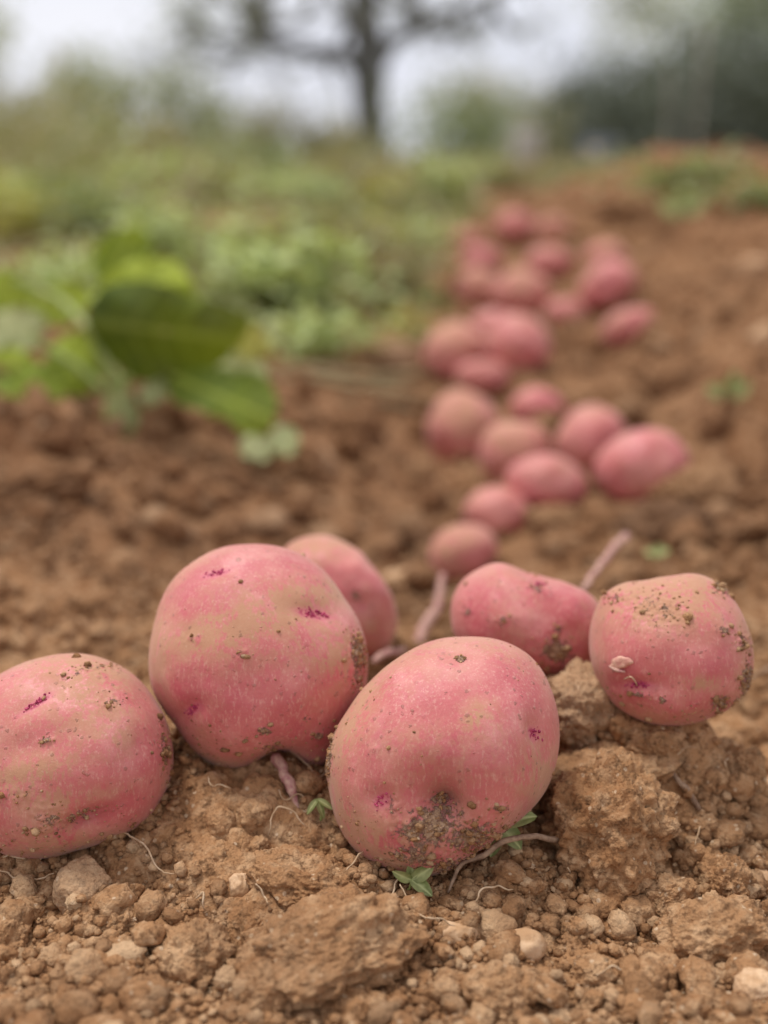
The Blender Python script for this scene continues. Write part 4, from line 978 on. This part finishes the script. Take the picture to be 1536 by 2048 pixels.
T = np.array(tips); c = T[rgT.integers(0, len(T), 2600)] + rgT.normal(size=(2600, 3)) * .18
link('crown', leafmesh('crown', c, .075, rgT, -.1, .5), M['treel'], bt, smooth=False)

SHR = [ # px, dist, height, mat, seed, label, leaf count, trunk
 (60, 17, 2.7, 'treel', 1, 'pale sparse tree at the far left', 1500, True), (190, 14, 1.8, 'treel', 2, 'olive tinted small tree second from the left', 1200, True),
 (325, 13, 1.55, 'treel', 3, 'grey green sapling between left trees and the gap in the hedge', 1500, True), (-60, 12, 1.5, 'bush', 4, 'brownish bush at the left border', 2200, False),
 (20, 10, .8, 'bush', 5, 'low bush under the pale sparse tree', 1500, False), (120, 11, .9, 'bush', 6, 'broad low bush under the olive tinted tree', 1500, False), (250, 10.5, .75, 'bushg', 7, 'green low bush left of the gap', 1400, False),
 (330, 12, .8, 'bush', 8, 'small brown bush beside the gap', 1200, False), (470, 16, 1.0, 'bushg', 9, 'tiny green bush in the gap', 1000, False), (545, 15, 1.35, 'bush', 10, 'dry brown bush left of the big tree', 1500, False),
 (625, 15, 1.0, 'bush', 11, 'straw coloured bush beside the big trunk', 1500, False), (700, 13, .55, 'bush', 12, 'low bush at the foot of the big trunk', 1200, False), (860, 14, 1.6, 'bushg', 13, 'green bush right of the big trunk', 1900, False),
 (950, 15, 1.7, 'bush', 14, 'taller tan bush right of the green one', 1600, False),
 (1150, 17, 1.6, 'darkhedge', 15, 'dark shrub at the left end of the right hand hedge', 3000, False), (1230, 18, 2.0, 'darkhedge', 16, 'second dark shrub of the hedge', 3200, False),
 (1320, 17, 2.1, 'darkhedge', 17, 'dark shrub behind the tall cane', 3200, False), (1420, 18, 2.3, 'darkhedge', 18, 'tall dark shrub right of the cane', 3600, False), (1530, 17, 2.9, 'darkhedge', 19, 'tallest dark shrub at the right border', 3800, False),
 (1610, 16, 2.6, 'bushg', 20, 'green tree cut by the right border', 2500, True), (1330, 24, 5.6, 'treel', 21, 'airy tree rising behind the hedge', 2600, True), (1520, 22, 5.2, 'bushg', 22, 'leafy tree towering over the right end of the hedge', 2800, True),
 (1120, 26, 1.2, 'bush', 23, 'pale distant bush between the bushes and hedge', 1000, False),
]
for (px, dist, hgt, mt, sd, lab, nl, tr) in SHR:
    if tr: tree(px, dist, hgt, 'tree', lab, 'tree', mt, sd, r0=.03 * hgt ** .9, spread=.35, nleaf=nl, leafsz=.055 + .012 * hgt, depth=3, clus=.09 * hgt, group=None)
    else:
        dk = mt == 'darkhedge'
        tree(px, dist, hgt, 'shrub', lab, 'shrub', mt, sd, r0=.02, spread=.55, nleaf=nl * (2 if dk else 1), leafsz=.11 if dk else .075, depth=2, clus=(.17 if dk else .14) * hgt, trunk=False)

# post, canes and barrel by the hedge
def cyl(name, loc, r, h, mat, label, cat, lean=0.0):
    P = np.array([[0, 0, 0], [lean * .5, 0, h * .5], [lean, 0, h]]); o = link(name, mesh_mixed(name, [tube_np(catmull(P, 3), np.linspace(r, r * .85, 7), 10)]), mat, None, loc); tag(o, label, cat); return o
def gz(px, d):
    x = (px - 768) / F * d * 1.03; return (x, d, float(H1(np.array([x]), np.array([d]))[0]) - .02)
cyl('wooden_post', gz(1035, 12), .16, .46, M['post'], 'pale weathered stump-like post left of the hedge', 'post')
cyl('garden_cane', gz(1345, 9), .012, 1.05, M['post'], 'tall thin cane standing before the hedge', 'cane', .03)
cyl('garden_cane', gz(1300, 9.5), .011, .75, M['post'], 'shorter cane left of the tall one', 'cane', -.02)
bz = gz(1170, 12); V = []; prof = [(0, 0), (.14, 0), (.15, .03), (.17, .12), (.175, .2), (.17, .28), (.15, .37), (.14, .38), (0, .38)]
bar = empty('barrel', bz, 'blue grey plastic barrel in front of the dark hedge', 'barrel')
def lathe(prof, n=24):
    V = []; Q = []
    for r_, z_ in prof:
        for k in range(n): V.append((r_ * math.cos(2 * PI * k / n), r_ * math.sin(2 * PI * k / n), z_))
    for i in range(len(prof) - 1):
        for k in range(n): Q.append((i * n + k, i * n + (k + 1) % n, (i + 1) * n + (k + 1) % n, (i + 1) * n + k))
    return np.array(V), Q
link('body', mesh_mixed('body', [lathe(prof)]), M['barrel'], bar)
link('rim', mesh_mixed('rim', [lathe([(.14, .375), (.152, .378), (.152, .40), (.14, .40), (.13, .39)])]), M['barrel'], bar)

# ------------------------------------------------------------------ world, sun, camera
W = bpy.data.worlds.new('World'); SC.world = W; W.use_nodes = True; t = W.node_tree; t.nodes.clear()
EL, AZ = math.radians(70), math.radians(-65)   # high, over the photographer's left shoulder
sky = t.nodes.new('ShaderNodeTexSky'); sky.sky_type = 'NISHITA'; sky.sun_disc = False; sky.sun_elevation = EL; sky.sun_rotation = AZ; sky.dust_density = 4
tc = t.nodes.new('ShaderNodeTexCoord'); nz = t.nodes.new('ShaderNodeTexNoise'); mp = t.nodes.new('ShaderNodeMapping'); mp.inputs['Scale'].default_value = (1, 1, 2.6)
t.links.new(tc.outputs['Generated'], mp.inputs[0]); t.links.new(mp.outputs[0], nz.inputs['Vector']); nz.inputs['Scale'].default_value = 2.3; nz.inputs['Detail'].default_value = 4
rp = t.nodes.new('ShaderNodeValToRGB'); rp.color_ramp.elements[0].position = .35; rp.color_ramp.elements[0].color = (7.8, 8.0, 9.0, 1); rp.color_ramp.elements[1].position = .65; rp.color_ramp.elements[1].color = (9.6, 9.6, 10.1, 1)
t.links.new(nz.outputs['Fac'], rp.inputs[0])
mx = t.nodes.new('ShaderNodeMix'); mx.data_type = 'RGBA'; mx.inputs[0].default_value = .93; t.links.new(sky.outputs[0], mx.inputs[6]); t.links.new(rp.outputs[0], mx.inputs[7])
bg = t.nodes.new('ShaderNodeBackground'); bg.inputs[1].default_value = .105; t.links.new(mx.outputs[2], bg.inputs[0])
wo = t.nodes.new('ShaderNodeOutputWorld'); t.links.new(bg.outputs[0], wo.inputs[0])
sl = bpy.data.lights.new('sun', 'SUN'); sl.energy = 2.6; sl.angle = math.radians(16); sl.color = (1, .97, .92)
so = bpy.data.objects.new('sun', sl); COL.objects.link(so)
sd = Vector((math.sin(AZ) * math.cos(EL), math.cos(AZ) * math.cos(EL), math.sin(EL)))
so.rotation_euler = sd.to_track_quat('Z', 'Y').to_euler(); so.location = sd * 5

cam = bpy.data.cameras.new('camera'); co = bpy.data.objects.new('camera', cam); COL.objects.link(co)
co.location = CAMP; co.rotation_euler = (PI / 2 - ALPHA, 0, 0)
cam.sensor_fit = 'VERTICAL'; cam.sensor_height = 36; cam.lens = F * 36 / 2048; cam.clip_start = .01; cam.clip_end = 1000
cam.dof.use_dof = True; cam.dof.focus_distance = .424; cam.dof.aperture_fstop = cam.lens / 11.0
SC.camera = co
SC.view_settings.view_transform = 'Standard'; SC.view_settings.look = 'None'; SC.view_settings.exposure = 0
SC.cycles.max_bounces = 5; SC.cycles.transparent_max_bounces = 4; SC.cycles.use_denoising = True
